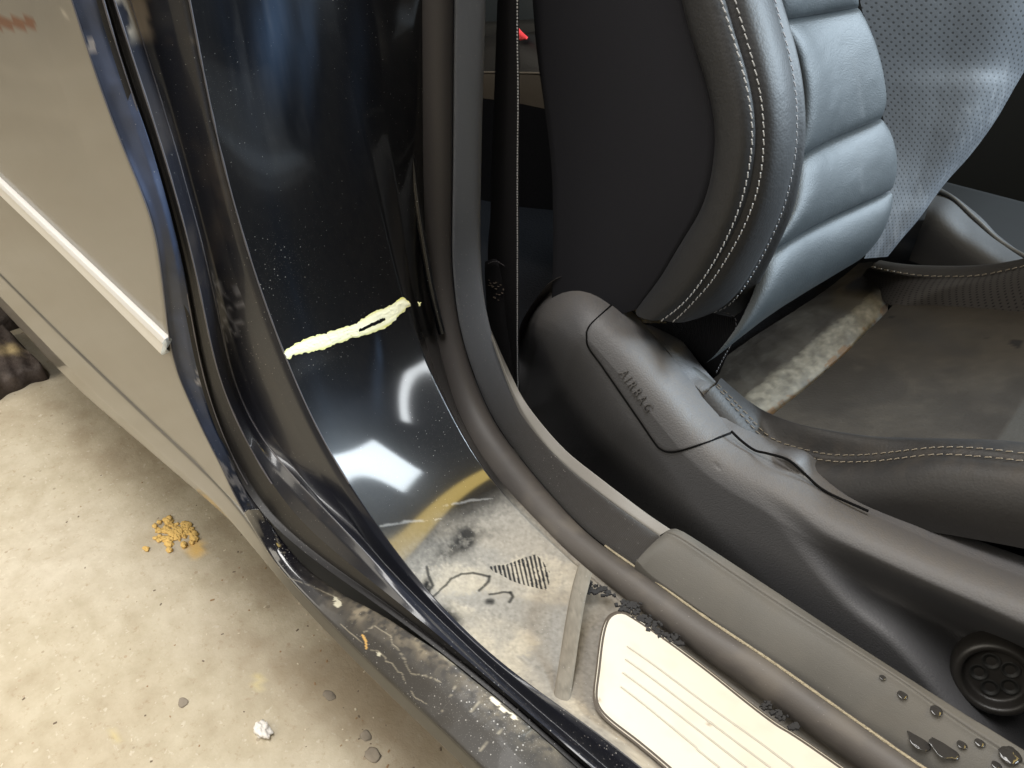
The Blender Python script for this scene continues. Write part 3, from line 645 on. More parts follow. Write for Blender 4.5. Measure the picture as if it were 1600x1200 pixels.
# yellow pen mark across the pillar
def patch(V, box):
    # smooth depth of a surface patch as a cubic in image position, to lay marks on it
    x, y = proj(V); k = (x > box[0]) & (x < box[2]) & (y > box[1]) & (y < box[3]); V = V[k]; x = x[k]; y = y[k]
    t = (V-CAM)@M[:, 2]; mx, my = (box[0]+box[2])/2, (box[1]+box[3])/2
    B = lambda x, y: np.stack([((x-mx)/100)**i*((y-my)/100)**j for i in range(4) for j in range(4-i)], -1)
    w = np.linalg.lstsq(B(x, y), t, rcond=None)[0]
    return lambda p, lift=.0: CAM+rays(p)*((B(np.asarray(p)[..., 0], np.asarray(p)[..., 1])@w)-lift)[..., None]
PV = np.stack(W, 1).reshape(-1, 3)
pil = patch(PV, (430, 440, 660, 590))
def on_pillar(pts, lift=.0008): return pil(pts, lift)
def mark(name, top, bot, seed, n=160, m=15):
    T_ = resample(dense(np.array(top, float)), n); B_2 = resample(dense(np.array(bot, float)), n); r = np.random.default_rng(seed)
    jag = gsmooth(r.normal(0, 1.6, (n, 2)), 1.0); jag2 = gsmooth(r.normal(0, 1.6, (n, 2)), 1.0)
    G = np.stack([T_+jag+(B_2+jag2-T_-jag)*t for t in np.linspace(0, 1, m)], 1)
    W_ = on_pillar(G.reshape(-1, 2)).reshape(n, m, 3); h = .0006*np.sin(np.linspace(0, np.pi, m))[None]*(1+.8*gsmooth(r.normal(0, 1, (n, m)), 1))
    d = CAM-W_; W_ = W_+d/np.linalg.norm(d, axis=2, keepdims=True)*h[..., None]
    ext_ = lambda x, y, V: (np.array([.62, .60, .14]), .30*ss(.5, .62, fbm(np.stack([x*.012+y*.02, y*.16+x*.05, x*0], -1), 1.0, 3, 5))+.7*np.exp(-(np.minimum(dline(x, y, [tuple(p) for p in T_[::6]]), dline(x, y, [tuple(p) for p in B_2[::6]]))/2.2)**2))
    gx_, gy_ = proj(W_.reshape(-1, 3)); gm = dline(gx_, gy_, [(563,516),(580,508),(600,499)]) > 1.6
    return grid(name, W_, YELLOW, car, dirt=ext_, mask=gm)
mark('pen_mark', [(441,552),(455,541),(480,529),(515,518),(550,507),(580,490),(605,479),(622,468),(631,465),(642,474)], [(449,563),(460,555),(480,551),(510,543),(545,530),(580,516),(600,507),(622,494),(635,482),(643,476)], 3)
mark('pen_mark', [(548,524),(575,511),(600,500),(618,490)], [(553,529),(570,524),(595,515),(620,500)], 5, n=40, m=5)
mark('pen_mark', [(652,470),(655,471),(658,474)], [(652,475),(655,477),(658,478)], 6, n=14, m=4)

# underbody and cabin floor, dark, closing the car below and behind the openings
def slab(name, x0, x1, y0, y1, z0, z1, m, parent, r=.02, **k):
    xs_ = np.linspace(x0, x1, 6); prof = [(y0, z0), (y0, z1), (y1, z1), (y1, z0)]
    cs = [np.stack([xs_, np.full(6, a), np.full(6, b)], -1) for a, b in prof]; G = fillet([cs[0]]+cs[1:]+[cs[0]], r, 4, 3)
    c0 = np.repeat(G[:1].mean(1, keepdims=True), G.shape[1], 1); c9 = np.repeat(G[-1:].mean(1, keepdims=True), G.shape[1], 1)
    return grid(name, np.concatenate([c0, G, c9], 0), m, parent, **k)
slab('cabin_floor', -2.2, 1.2, .30, 1.75, .20, .255, DARK, car)
slab('inner_sill', -.9, 1.2, .458, .475, .22, .33, DARK, car, r=.005)
slab('far_side', -2.2, 1.2, 1.70, 1.75, .25, .74, mat('far_door_trim', (.022, .026, .030), .6), car)
slab('wing_reflection_blocker', .80, 1.9, .185, .46, .20, .93, mat('wing_blocker_paint', (.004, .005, .008), .3), car, r=.02)  # unseen block, added so the pillar mirrors dark instead of bright floor
slab('dash_reflection_blocker', .62, .95, .43, 1.70, .25, .86, mat('dash_blocker_black', (.004, .004, .005), .9, spec=.1), car, r=.05)  # unseen dark block, added to blacken what the pillar reflects
slab('roof_light_blocker', -1.5, .0, .52, 1.62, 1.28, 1.32, DARK, car, r=.015)  # unseen slab, added to keep overhead light off the seats
slab('rear_bulkhead', -2.2, -1.35, .32, 1.70, .25, .95, DARK, car)
slab('inner_quarter', -1.35, -.63, .30, .33, .25, 1.02, DARK, car, r=.005)
# dark trim behind the seal on the pillar's cabin side
ti = [fb+np.array([-.01, .004, -.004]), fb+np.array([-.05, .012, -.02]), fb+np.array([-.12, .016, -.03])]
i2 = int(np.argmax(proj(fb)[1] > 620))
grid('pillar_trim', smooth_across([t[:i2] for t in ti], 8), DARK, car)

# ================================================================== FRONT SEAT
seat = thing('front_seat', (-.15, .75, .25), 'black leather front seat with grey side cover and dirty cushion', 'seat')
NB = 150
rear = curve(ext(YC(C((832,0),(837,67),(847,143),(855,200),(862,267),(864,333),(864,400),(862,470),(862,520)), .562), .22), NB, sm=2)
sm_px = C((1070,0),(1080,43),(1097,93),(1112,143),(1120,187),(1121,227),(1113,283),(1097,330),(1077,363),(1055,399),(1037,430),(1013,462),(998,482))
s1_px = C((1128,0),(1143,47),(1160,103),(1172,157),(1177,207),(1172,257),(1163,300),(1147,347),(1122,398),(1100,433),(1080,460),(1060,480),(1033,500))
sa_px = C((1137,0),(1153,57),(1170,110),(1180,160),(1184,210),(1180,263),(1170,310),(1150,360),(1129,398),(1105,437),(1082,466),(1060,487),(1040,502))
s2_px = C((1148,0),(1163,50),(1180,110),(1190,160),(1193,210),(1190,260),(1180,307),(1160,357),(1138,397),(1110,440),(1083,470),(1064,490),(1048,503))
s3_px = C((1208,0),(1220,43),(1233,93),(1242,150),(1243,217),(1238,260),(1227,310),(1213,350),(1192,395),(1167,440),(1147,467),(1130,482),(1110,488))
s4_px = C((1222,0),(1235,43),(1250,100),(1258,160),(1259,213),(1255,253),(1243,317),(1227,360),(1208,400),(1187,440),(1170,470),(1156,490),(1140,497))
def bk(px, Y, n=NB): return curve(ext(YC(px, Y), .22), n, sm=2)
seam = bk(sm_px, .556); st1 = bk(s1_px, .549); sma = bk(sa_px, .552); st2 = bk(s2_px, .556); st3 = bk(s3_px, .612); st4 = bk(s4_px, .626)
def side_dirt(x, y, V): return np.array([.3, .3, .3]), .0*x
SP = across([rear, seam], 20); tt = np.linspace(0, 1, SP.shape[1])
SP[..., 1] -= (.008*np.sin(np.pi*tt))[None]
SP = np.concatenate([(rear+np.array([-.006, .05, 0]))[:, None], (rear+np.array([-.004, .012, 0]))[:, None], SP, (seam+np.array([-.003, .006, 0]))[:, None]], 1)
grid('side_panel', SP, SIDEFAB, seat, dirt=side_dirt)
b0 = seam+np.array([-.004, .005, -.001]); b1 = seam*.72+st1*.28+np.array([.0, -.011, .0]); b2_ = seam*.3+st1*.7+np.array([.003, -.009, .001])
bol1 = smooth_across([b0, seam*.95+st1*.05+np.array([0, -.006, 0]), b1, b2_, st1, sma+np.array([-.002, .0015, -.001])], 30)
grid('side_bolster', bol1, LEATHER, seat)
m1 = st2*.55+st3*.45+np.array([.009, -.005, .004]); m2 = st2*.8+st3*.2+np.array([.006, -.005, .002]); m3 = st2*.25+st3*.75+np.array([.007, -.003, .003])
tb = np.clip((1-np.linspace(0, 1, NB))/.22, .08, 1)[:, None]; e4 = st4+np.array([-.012, .010, -.004])*tb; e5 = st4+np.array([-.045, .012, -.01])*tb
bol2 = smooth_across([sma+np.array([-.002, .0015, -.001]), st2, m2, m1, m3, st3, st4, e4, e5], 46)
grid('front_bolster', bol2, LEATHER, seat)
fr = np.array([.75, -.6, .3])
stitches('stitching', st1+np.array([.0008, -.002, 0]), .0064, .0048, .0010, (.5, -.8, .2), THREAD, seat)
stitches('stitching', st2+np.array([.0012, -.0015, 0]), .0064, .0048, .0010, (.6, -.7, .2), THREAD, seat)
stitches('stitching', st3+np.array([.0015, -.001, .0005]), .0064, .0046, .0010, fr, mat('grey_thread', (.36, .37, .40), .7), seat)

# centre panels of the backrest, padded between the cross seams
rk = .36; pn = np.array([1, 0, rk]); pcst = -.280+rk*.60
def BP(px, off=0): 
    d = rays(px); return CAM+d*((pcst+off*np.linalg.norm(pn)-CAM@pn)/(d@pn))[..., None]
L_px = C((1205,-130),(1212,-60),(1222,0),(1235,43),(1252,100),(1260,160),(1260,213),(1256,253),(1243,317),(1227,360),(1212,395),(1198,450),(1180,510),(1157,572))
L3 = curve(BP([(x-10, y) for x, y in L_px]), 200, sm=1)
R_px = C((1330,-150),(1342,-70),(1350,0),(1363,37),(1377,83),(1391,145),(1391,166),(1388,184),(1400,213),(1408,253),(1407,283),(1404,300),(1397,352),(1386,404))
R3 = curve(BP(R_px), 200, sm=.6)
def near(Cv, p):
    x, y = proj(Cv); return int(np.argmin((x-p[0])**2+(y-p[1])**2))
cuts = [(0, 0), (near(L3, (1221,30)), near(R3, (1353,10))), (near(L3, (1246,252)), near(R3, (1388,183))), (near(L3, (1205,405)), near(R3, (1404,296))), (199, 199)]
nv = pn/np.linalg.norm(pn)
def ribdirt(x, y, V):
    n = fbm(V, 60, 4, 3); return np.array([.10, .105, .11]), .25*np.exp(-(dline(x, y, [(1333,90),(1345,150),(1348,180)])/3)**2)+.2*np.exp(-(dline(x, y, [(1340,230),(1348,300)])/3)**2)+.06*n
for (a0, b0_), (a1, b1_) in zip(cuts[:-1], cuts[1:]):
    A = resample(L3[a0:a1+1], 40); B = resample(R3[b0_:b1_+1], 40); sagr = np.linspace(0, 1, 40)
    pa = np.stack(proj(A), -1); pb = np.stack(proj(B), -1); pq = pa[:, None]+(pb-pa)[:, None]*sagr[None, :, None]
    G = BP(pq, -.012*np.clip(1-sagr/.35, 0, 1)[None]**2)
    pv = np.clip(np.sin(np.pi*np.linspace(0, 1, 40)), 0, 1)**.38; pu = np.clip(1-np.abs(2*sagr-1)**6, 0, 1)**.6
    bow = .010*np.sin(np.pi*sagr)
    G = G+nv*(.013*pv[:, None]*(.35+.65*pu[None])-.008-bow[None]*1.0)[..., None]
    if a1 == 199: G = G-nv*(.022*np.linspace(0, 1, 40)**2)[:, None, None]
    gr = .0012*(fbm(G, 40, 3, 2)-.5); G = G+nv*gr[..., None]
    grid('backrest_panel', G, LEATHER_SM, seat, dirt=ribdirt)
# far bolster, perforated
F_px = C((1760,-150),(1700,-60),(1650,30),(1600,112),(1583,140),(1560,180),(1537,213),(1507,250),(1477,280),(1453,310),(1440,330),(1424,353),(1408,372),(1390,400))
Fo = curve(YC(F_px, np.linspace(1.12, .93, len(F_px))), 200, sm=2); R3b = gsmooth(R3, 34)+nv*-.008
fm1 = R3b*.66+Fo*.34+np.array([.010, -.006, .006]); fm2 = R3b*.33+Fo*.67+np.array([.020, -.006, .010])
fend = Fo+np.array([-.05, .03, -.01])
FBG = smooth_across([R3b, fm1, fm2, Fo, fend], 60)
FBG = FBG-nv*(.018*np.clip((np.linspace(0, 1, 200)-.72)/.28, 0, 1)**2)[:, None, None]
def fbdirt(x, y, V):
    n = fbm(V*np.array([1, 4, 1]), 60, 4, 3); d = np.exp(-(dline(x, y, [(1400,370),(1480,270),(1580,130)])/42)**2); return np.array([.42, .44, .47]), .16*ss(.5, .75, n)*d
grid('far_bolster', FBG, PERF, seat, dirt=fbdirt)
# elastic patch under the near bolster
mp = np.stack([YC(C((1005,505),(1060,503),(1128,486),(1150,498)), [.58, .60, .62, .63]), YC(C((1040,545),(1080,545),(1120,538),(1146,530)), .625), YC(C((1075,590),(1095,592),(1112,592),(1124,584)), .635)], 0)
grid('elastic_patch', smooth_across([resample(dense(r), 24) for r in mp], 24), MESHC, seat)
stitches('stitching', curve(YC(C((1128,487),(1149,497),(1145,530),(1130,560),(1118,584)), .618), 40, sm=1), .005, .0035, .0009, fr, mat('dull_thread', (.12, .12, .13), .8), seat)

# cushion
ck = .30; cn = np.array([-ck, 0, 1]); cc = .503+.04*ck
def CP(px): return PC(px, cn, cc)
e1 = CP(C((1078,604),(1135,560),(1186,524),(1237,492),(1286,459),(1328,426),(1355,402),(1376,388))); e2 = CP(C((1207,648),(1240,622),(1270,597),(1300,570),(1330,543),(1360,513),(1383,488),(1397,474)))
E1 = resample(dense(e1), 90); E2 = resample(dense(e2), 90)
G = np.stack([E1+(E2-E1)*t for t in np.linspace(0, 1, 70)], 1); tv = np.linspace(0, 1, 70)
G[..., 2] += (.016*np.sin(np.pi*np.clip(tv*.62+.33, 0, 1))-.010)[None]-.012*(tv**8)[None]; G[..., 0] += (-.004*tv**6)[None]
G[..., 2] += .0025*(fbm(G, 70, 4, 3)-.5)
def strip_dirt(x, y, V):
    n = fbm(V, 120, 5, 5); d = dline(x, y, [(1187,632),(1240,590),(1300,541),(1345,505),(1383,472)])
    w = ss(34, 16, d)*(.5+.5*ss(.3, .7, n)); c = np.broadcast_to(np.array([.19, .175, .14]), V.shape).copy()*(.52+.62*fbm(V, 260, 3, 8))[:, None]
    ln = np.exp(-(dline(x, y, [(1200,600),(1267,562),(1300,525),(1345,482),(1365,462),(1392,478)])/1.8)**2)*.7; w = np.maximum(w, ln)
    r = ss(13, 6, dline(x, y, [(1207,648),(1300,570),(1360,513),(1397,474)]))*ss(.42, .6, fbm(V, 70, 4, 9))
    c = np.where((r > .6)[:, None], np.array([.14, .09, .05]), c); w = np.maximum(w, r*.7)
    g = .4*ss(.3, .6, fbm(V, 25, 4, 1)); c = np.where((w < g)[:, None], np.array([.075, .067, .054]), c)
    return c, np.maximum(w, g)
grid('cushion_rear_strip', G, CUSH, seat, dirt=strip_dirt, label='worn pale edge at the back of the cushion')
n1 = CP(C((1207,648),(1250,663),(1300,673),(1367,682),(1433,685),(1500,687),(1558,688),(1600,692),(1720,702))); n2_ = CP(C((1397,475),(1430,476),(1467,477),(1500,479),(1533,482),(1565,484),(1600,487),(1650,492),(1740,502)))
def fwd(P, d=.20, dz=0.):
    P = np.asarray(P); e = P[-1]+np.array([d, 0, ck*d+dz]); e2 = e+np.array([.03, 0, -.02]); e3 = e2+np.array([.008, 0, -.10]); return np.vstack([P, (P[-1]+e)/2, e, e2, e3])
N1 = resample(dense(fwd(n1)), 140); N2 = resample(dense(fwd(n2_)), 140)
G = np.stack([N1+(N2-N1)*t for t in np.linspace(0, 1, 80)], 1)
G[..., 2] += (-.010*np.sin(np.pi*np.linspace(0, 1, 80)))[None]+.002*(fbm(G, 18, 4, 3)-.5)
def ins_dirt(x, y, V):
    n = fbm(V, 22, 5, 3); n2 = fbm(V, 130, 4, 3); a = .55*ss(.35, .65, n); c = np.array([.046, .039, .030])*(.6+.8*n2)[:, None]
    s = .0*n2
    for cx, cy, rx, ry in ((1590, 537, 12, 6), (1543, 529, 5, 2), (1443, 559, 4, 1.6), (1394, 495, 8, 3)):
        k = blob(x+8*(n2-.5), y+8*(n2-.5), cx, cy, rx, ry) > .4; c = np.where(k[:, None], np.array([.008, .007, .007]), c); a = np.where(k, .95, a)
    k = ((x-1600)*(687-618)-(y-618)*(1558-1600) > 0); c = np.where(k[:, None], np.array([.045, .043, .038]), c); a = np.where(k, .7, a)
    return c, a
grid('cushion_insert', G, CUSH, seat, dirt=ins_dirt, label='dusty flat seat cushion centre')
# rolled front edge of the rear strip down into the seam
# near bolster of the cushion
t1 = C((1120,600),(1160,640),(1200,683),(1233,697),(1267,706),(1300,712),(1350,712),(1400,707),(1467,700),(1533,702),(1600,710),(1720,726))
t2 = C((1118,602),(1155,645),(1198,690),(1233,704),(1267,717),(1310,723),(1367,722),(1417,716),(1467,711),(1533,715),(1600,722),(1720,738))
t0 = C((1130,594),(1175,630),(1207,648),(1250,663),(1300,673),(1335,678),(1367,682),(1433,685),(1500,687),(1558,688),(1600,692),(1720,702))
T0 = curve(fwd(CP(t0)), 180, sm=1); T1 = curve(fwd(YC(t1, .603)), 180, sm=1.2); T2 = curve(fwd(YC(t2, .594)), 180, sm=1.2)
T1b = (T0+T1)/2+np.array([0, 0, .005])
b_lo = T2+np.array([.0, -.022, -.008]); b_lo2 = T2+np.array([0, -.029, -.030]); b_lo3 = T2+np.array([0, -.024, -.07])
G = smooth_across([T0+np.array([0, .004, -.006]), T0, T1b, T1, (T1+T2)/2+np.array([0, 0, -.002]), T2, T2+np.array([0, -.012, .0005]), b_lo, b_lo2, b_lo3], 60)
def nb_dirt(x, y, V):
    n = fbm(V*np.array([2.5, 1, 1]), 55, 4, 3); a = .32*ss(.35, .7, n)*np.exp(-((y-712)/30)**2)+.28*blob(x, y, 1600, 740, 60, 24)+.12
    return np.array([.050, .040, .030]), a
grid('cushion_bolster', G, LEATHER, seat, dirt=nb_dirt)
stitches('stitching', T1+np.array([0, 0, .0008]), .0074, .0050, .0009, (0, -.5, .8), THREADB, seat)
stitches('stitching', T2+np.array([0, 0, .0008]), .0074, .0050, .0009, (0, -.5, .8), THREADB, seat)
# far bolster of the cushion
u0 = C((1347,432),(1372,452),(1397,475),(1467,477),(1533,482),(1600,487),(1740,502)); u1 = C((1360,418),(1380,423),(1433,432),(1483,434),(1533,432),(1600,418),(1740,385)); u2 = C((1378,408),(1400,412),(1433,415),(1500,416),(1550,413),(1600,405),(1740,372))
U0 = curve(fwd(CP(u0)), 150, sm=1); U1 = curve(fwd(YC(u1, .93), .20, -.07), 150, sm=1); U2 = curve(fwd(YC(u2, .95), .20, -.07), 150, sm=1)
grid('cushion_far_side', smooth_across([U0+np.array([0, 0, -.004]), U0, (U0+U1)/2+np.array([0, 0, .004]), U1], 40), CUSHPERF, seat)
grid('cushion_far_border', smooth_across([U1+np.array([0, 0, -.001]), U1*.5+U2*.5+np.array([0, -.004, .004]), U2, U2+np.array([0, .02, -.03])], 16), CUSH, seat)
stitches('stitching', U1+np.array([0, -.002, .0025]), .0078, .005, .0011, (0, -.7, .7), THREADB, seat)

# moulded side cover: outward bulge given by a thin-plate surface through measured points
c0_px = C((806,560),(808,530),(815,503),(833,473),(857,443),(877,432),(903,427),(930,430),(950,443),(970,463),(1000,497),(1043,548),(1070,583),(1097,614),(1133,663),(1141,676),(1160,690),(1195,707),(1233,720),(1260,743),(1293,770),(1357,800),(1433,833),(1500,863),(1600,900),(1760,960))
cb_px = C((806,600),(806,640),(808,680),(812,720),(820,770),(840,790),(860,800),(885,815),(905,825),(930,840),(955,850),(980,862),(1000,872),(1020,880),(1050,895),(1075,910),(1110,930),(1150,960),(1200,990),(1240,1015),(1280,1040),(1340,1080),(1410,1125),(1480,1170),(1590,1240),(1750,1340))
def pl(p): return [tuple(q) for q in resample(dense(np.array(p, float)), 46)]
edge_pl = [tuple(q) for q in gsmooth(resample(dense(np.array(c0_px, float)), 60), 2.2)]
ridge_pl = pl(C((790,520),(820,508),(850,507),(873,523),(900,550),(927,587),(950,627),(973,663),(1000,693),(1033,737),(1077,800),(1130,858),(1200,925),(1300,1010),(1400,1090)))
rec_up = pl(C((1120,735),(1227,797),(1283,840),(1360,878),(1447,918),(1533,955),(1600,985),(1760,1050)))
rec_lo = pl(C((1170,730),(1227,797),(1267,852),(1333,930),(1400,985),(1450,1038),(1490,1090),(1560,1180),(1640,1300)))
def below(x, y, P):                     # signed distance, positive under / left of a line running right and down
    d = dline(x, y, P); yy = np.interp(x, [p[0] for p in P], [p[1] for p in P]); return np.where(y > yy, d, -d)
def coverY(px):
    px = np.asarray(px, float); x = px[..., 0].ravel(); y = px[..., 1].ravel()
    s_ = dline(x, y, edge_pl); e_ = np.interp(x, [1080, 1260], [.584, .560]); Y = e_-(e_-.507)*np.minimum(1.10*(1-np.exp(-s_/34)), 1.0+.0*s_)
    Y = Y+.070*ss(-16, 120, below(x, y, ridge_pl))*ss(1330, 1000, x)
    du = below(x, y, rec_up); dl_ = -below(x, y, rec_lo)
    Y = Y+.085*ss(-12, 48, du)*ss(-26, 90, dl_)
    return Y.reshape(px.shape[:-1])
c0r = resample(dense(np.array(c0_px, float)), 220); cbr = resample(dense(np.array(cb_px, float)), 220)
tt = np.r_[0, .012, .03, np.linspace(.055, 1, 90)]
px = c0r[:, None]+(cbr-c0r)[:, None]*tt[None, :, None]
G = YC(px, coverY(px)); rim = G[:, :1].copy(); rim[..., 1] += .006; rim2 = rim.copy(); rim2[..., 1] += .03; rim2[..., 2] -= .012
def cov_dirt(x, y, V):
    n = fbm(V, 35, 5, 3); n2 = fbm(V, 240, 3, 3)
    a = (.14*ss(.2, .8, n2)+.12)*ss(60, 8, dline(x, y, [(830,490),(903,440),(960,470),(1050,590),(1130,690),(1250,760),(1400,840),(1600,925)]))+.3*blob(x, y, 915, 442, 35, 14)
    return np.array([.13, .105, .075]), a
G = np.concatenate([rim2, rim, G], 1); G = np.concatenate([G, G[-1:]+np.array([.10, 0, .012]), G[-1:]+np.array([.19, .004, .018]), G[-1:]+np.array([.215, .03, .0]), G[-1:]+np.array([.22, .12, -.02])], 0)
cover = grid('side_cover', G, SEATPL, seat, dirt=cov_dirt, label='moulded grey black plastic side cover')
# airbag lid
lid_l = C((970,463),(947,485),(926,504),(918,516),(917,526),(920,543),(940,571),(967,610),(1000,658),(1024,693),(1033,702),(1045,706),(1063,704),(1100,692),(1141,677))
lid_r = C((970,463),(980,474),(990,485),(1000,497),(1014,514),(1030,533),(1043,548),(1057,566),(1070,583),(1083,598),(1097,614),(1115,638),(1128,656),(1136,668),(1141,677))
la = resample(dense(np.array(lid_l, float)), 240); lb = resample(dense(np.array(lid_r, float)), 240)
tt = np.r_[0, .01, .03, np.linspace(.07, 1, 110)]
pxl = la[:, None]+(lb-la)[:, None]*tt[None, :, None]; G = YC(pxl, coverY(pxl)-.0014*np.minimum(1, np.r_[-1.5, .6, 1, np.ones(110)])[None])
lid = grid('airbag_lid', G, SEATPL, seat, dirt=cov_dirt, label='grey airbag flap marked AIRBAG')
gap = np.vstack([la]); gp = YC(gap, coverY(gap)-.0003); tube('lid_gap', gp, .0012, BLACK, cover, k=8)
fc = bpy.data.curves.new('lettering', 'FONT'); fc.body = 'AIRBAG'; fc.size = 1; fc.extrude = .02; fc.space_character = 1.45
fo = bpy.data.objects.new('tmp', fc); COL.objects.link(fo); bpy.context.view_layer.update()
tm = bpy.data.meshes.new_from_object(fo.evaluated_get(bpy.context.evaluated_depsgraph_get())); bpy.data.objects.remove(fo)
w = max(v.co.x for v in tm.vertices); A0 = np.array([966., 583.]); A1 = np.array([1009., 645.]); upx = np.array([12.5, -8.5])
for v in tm.vertices:
    p = A0+(A1-A0)*(v.co.x/w)+upx*(v.co.y/.7); q = YC(p, coverY(p[None])[0]-.0014-(.0012 if v.co.z > 0 else -.0010)); v.co = Vector(q.tolist())
tm['world'] = 1; tm.update(); link('lettering', tm, mat('raised_letters', (.062, .059, .058), .5), lid)
# second plastic piece behind the cover, with its split line
hp = [C((1068,580),(1083,577),(1100,590),(1112,601)), C((1097,613),(1106,607),(1114,603),(1130,612)), C((1139,674),(1160,665),(1180,650),(1160,632)), C((1196,708),(1205,703),(1200,690),(1190,672))]
hg = [resample(dense(YC(C((1075,582),(1098,612),(1120,642),(1141,672),(1165,690),(1200,712)), .592)), 40), resample(dense(YC(C((1084,578),(1108,603),(1135,628),(1165,658),(1185,678),(1215,704)), .604)), 40), resample(dense(YC(C((1094,580),(1116,598),(1145,620),(1175,650),(1195,672),(1222,700)), .618)), 40)]
grid('hinge_cover', smooth_across([hg[0]+np.array([0, 0, -.03]), hg[0], hg[1]+np.array([0, 0, .004]), hg[2], hg[2]+np.array([0, .01, -.03])], 20), mat('hinge_plastic', (.05, .048, .045), .5, grain=[('noise', 900, .3, .0005)]), seat)
tube('split_line', YC(C((1095,615),(1104,608),(1114,602)), [.592, .600, .612])+np.array([0, -.001, .004]), .0011, BLACK, seat, k=6)
tube('cover_gap', resample(dense(YC(C((1143,674),(1160,690),(1180,704),(1200,709),(1232,719),(1258,741),(1290,768),(1357,799)), .551)+np.array([0, -.001, .001])), 60), .0013, BLACK, cover, k=6)

# adjuster dial
dc = YC((1556, 1050), .556); ax = np.array([.16, -.90, .40]); ax /= np.linalg.norm(ax)
d1 = np.cross(ax, [0, 0, 1.]); d1 /= np.linalg.norm(d1); d2 = np.cross(ax, d1)
prof = [(.0, .006), (.010, .006), (.021, .006), (.0235, .009), (.0255, .0145), (.029, .0155), (.032, .013), (.034, .006), (.034, -.006)]
th = np.linspace(0, 2*np.pi, 49); PP = resample(dense(np.array(prof), 6), 40)
G = dc+PP[None, :, 0, None]*(np.cos(th)[:, None, None]*d1+np.sin(th)[:, None, None]*d2)+PP[None, :, 1, None]*ax
dial = grid('adjuster_dial', G, mat('dial_plastic', (.020, .018, .016), .42), seat, label='round ribbed adjuster dial on the side cover')
REC = mat('recess_plastic', (.007, .007, .006), .6)
for i in range(5):
    a = 2*math.pi*i/5+.3; hc = dc+.0125*(math.cos(a)*d1+math.sin(a)*d2)+ax*.0062
    hp_ = np.array([(0, -.006), (.003, -.0055), (.0048, -.003), (.0058, 0), (.0066, .0010), (.0074, .0002)]); t2_ = np.linspace(0, 2*np.pi, 21)
    grid('dial_recess', hc+hp_[None, :, 0, None]*(np.cos(t2_)[:, None, None]*d1+np.sin(t2_)[:, None, None]*d2)+(hp_[None, :, 1, None]*.25+.0008)*ax, REC, dial)
# dark body of the seat base filling the inside
slab('seat_base', -.42, .5, .60, .98, .26, .40, DARK, seat)

# ================================================================== SEAT BELT
belt = thing('seat_belt', (-.5, .5, .45), 'black seat belt hanging beside the pillar with pale stitched edge', 'seat belt')
bl_px = C((777,-90),(777,0),(775,60),(772,150),(768,260),(766,340),(762,400),(768,480),(790,560),(800,610)); br_px = C((809,-90),(809,0),(809,60),(810,150),(809,260),(809,340),(809,400),(809,480),(809,550),(810,610))
BL = curve(YC(bl_px, .552), 80, sm=1); BR = curve(YC(br_px, .530), 80, sm=1)
grid('webbing', np.stack([BL+(BR-BL)*t for t in np.linspace(0, 1, 14)], 1), WEB, belt, thick=.0012)
stitches('stitching', BR+np.array([.0006, -.0004, 0]), .0028, .0017, .0013, (-.5, -.6, .3), THREAD, belt, slant=0)
fl = [YC(C((760,408),(775,405),(795,418),(806,430)), .546), YC(C((760,440),(775,440),(795,446),(807,452)), .543), YC(C((766,520),(780,520),(797,524),(808,528)), .542), YC(C((780,590),(790,592),(800,596),(809,600)), .542)]
grid('sewn_flap', smooth_across([resample(dense(f), 20) for f in fl], 24), WEB, belt, thick=.002)
zz = []
for i in range(26):
    a = random.uniform(762, 806); b = random.uniform(436, 466); p = YC((a, b+(a-762)*.25), .540); zz.append((p, np.array([.0012, .0004, 0])*random.uniform(.5, 1), np.array([0, .0002, .0004]), np.array([-.0003, -.0003, .0002])))
o = pieces('stitching', zz, mat('bronze_thread', (.13, .10, .075), .8), belt); o['kind'] = 'stuff'
ft = curve(YC(C((763,412),(776,408),(793,419),(804,431),(805,470),(805,540),(806,590)), .540), 60, sm=1)
stitches('stitching', ft, .0035, .0024, .0007, (-.4, -.7, .3), mat('dull_belt_thread', (.10, .09, .09), .8), belt)

# ================================================================== REAR SEAT (glimpsed beside the belt)
rs = thing('rear_seat', (-1.1, .95, .3), 'dark leather rear seat glimpsed between belt and front seat', 'rear seat')
def padgrid(a, b, Ya, Yb, bulge, n=30):
    A = resample(dense(YC(a, Ya)), n); B = resample(dense(YC(b, Yb)), n); G = np.stack([A+(B-A)*t for t in np.linspace(0, 1, 24)], 1)
    return G+np.array([.5, -.3, .8])*(bulge*np.sin(np.pi*np.linspace(0, 1, 24))[None, :, None]*np.sin(np.pi*np.linspace(0, 1, n))[:, None, None])
BLUEL = mat('rear_leather', (.045, .055, .062), .45, grain=[('vor', 300, .2, .001)])
TANL = mat('rear_tan_trim', (.070, .055, .038), .6, mottle=.3)
grid('backrest', padgrid(C((700,-90),(780,-95),(880,-100)), C((700,36),(780,35),(880,28)), 1.02, .98, .02), BLUEL, rs)
grid('backrest_base', padgrid(C((700,32),(780,33),(880,26)), C((700,66),(780,56),(880,46)), .98, .96, .01), mat('rear_base', (.03, .03, .028), .6), rs)
grid('cushion', padgrid(C((700,58),(790,54),(880,44)), C((700,112),(790,113),(880,116)), .96, .90, .025), mat('rear_cushion_leather', (.030, .028, .025), .5, grain=[('vor', 300, .2, .001)]), rs)
grid('cushion_front', padgrid(C((700,113),(790,113.5),(880,116)), C((700,150),(790,160),(880,178)), .898, .885, .004), TANL, rs)
grid('cushion_skirt', padgrid(C((700,148),(790,158),(880,176)), C((700,300),(790,320),(880,330)), .88, .88, .004), DARK, rs)
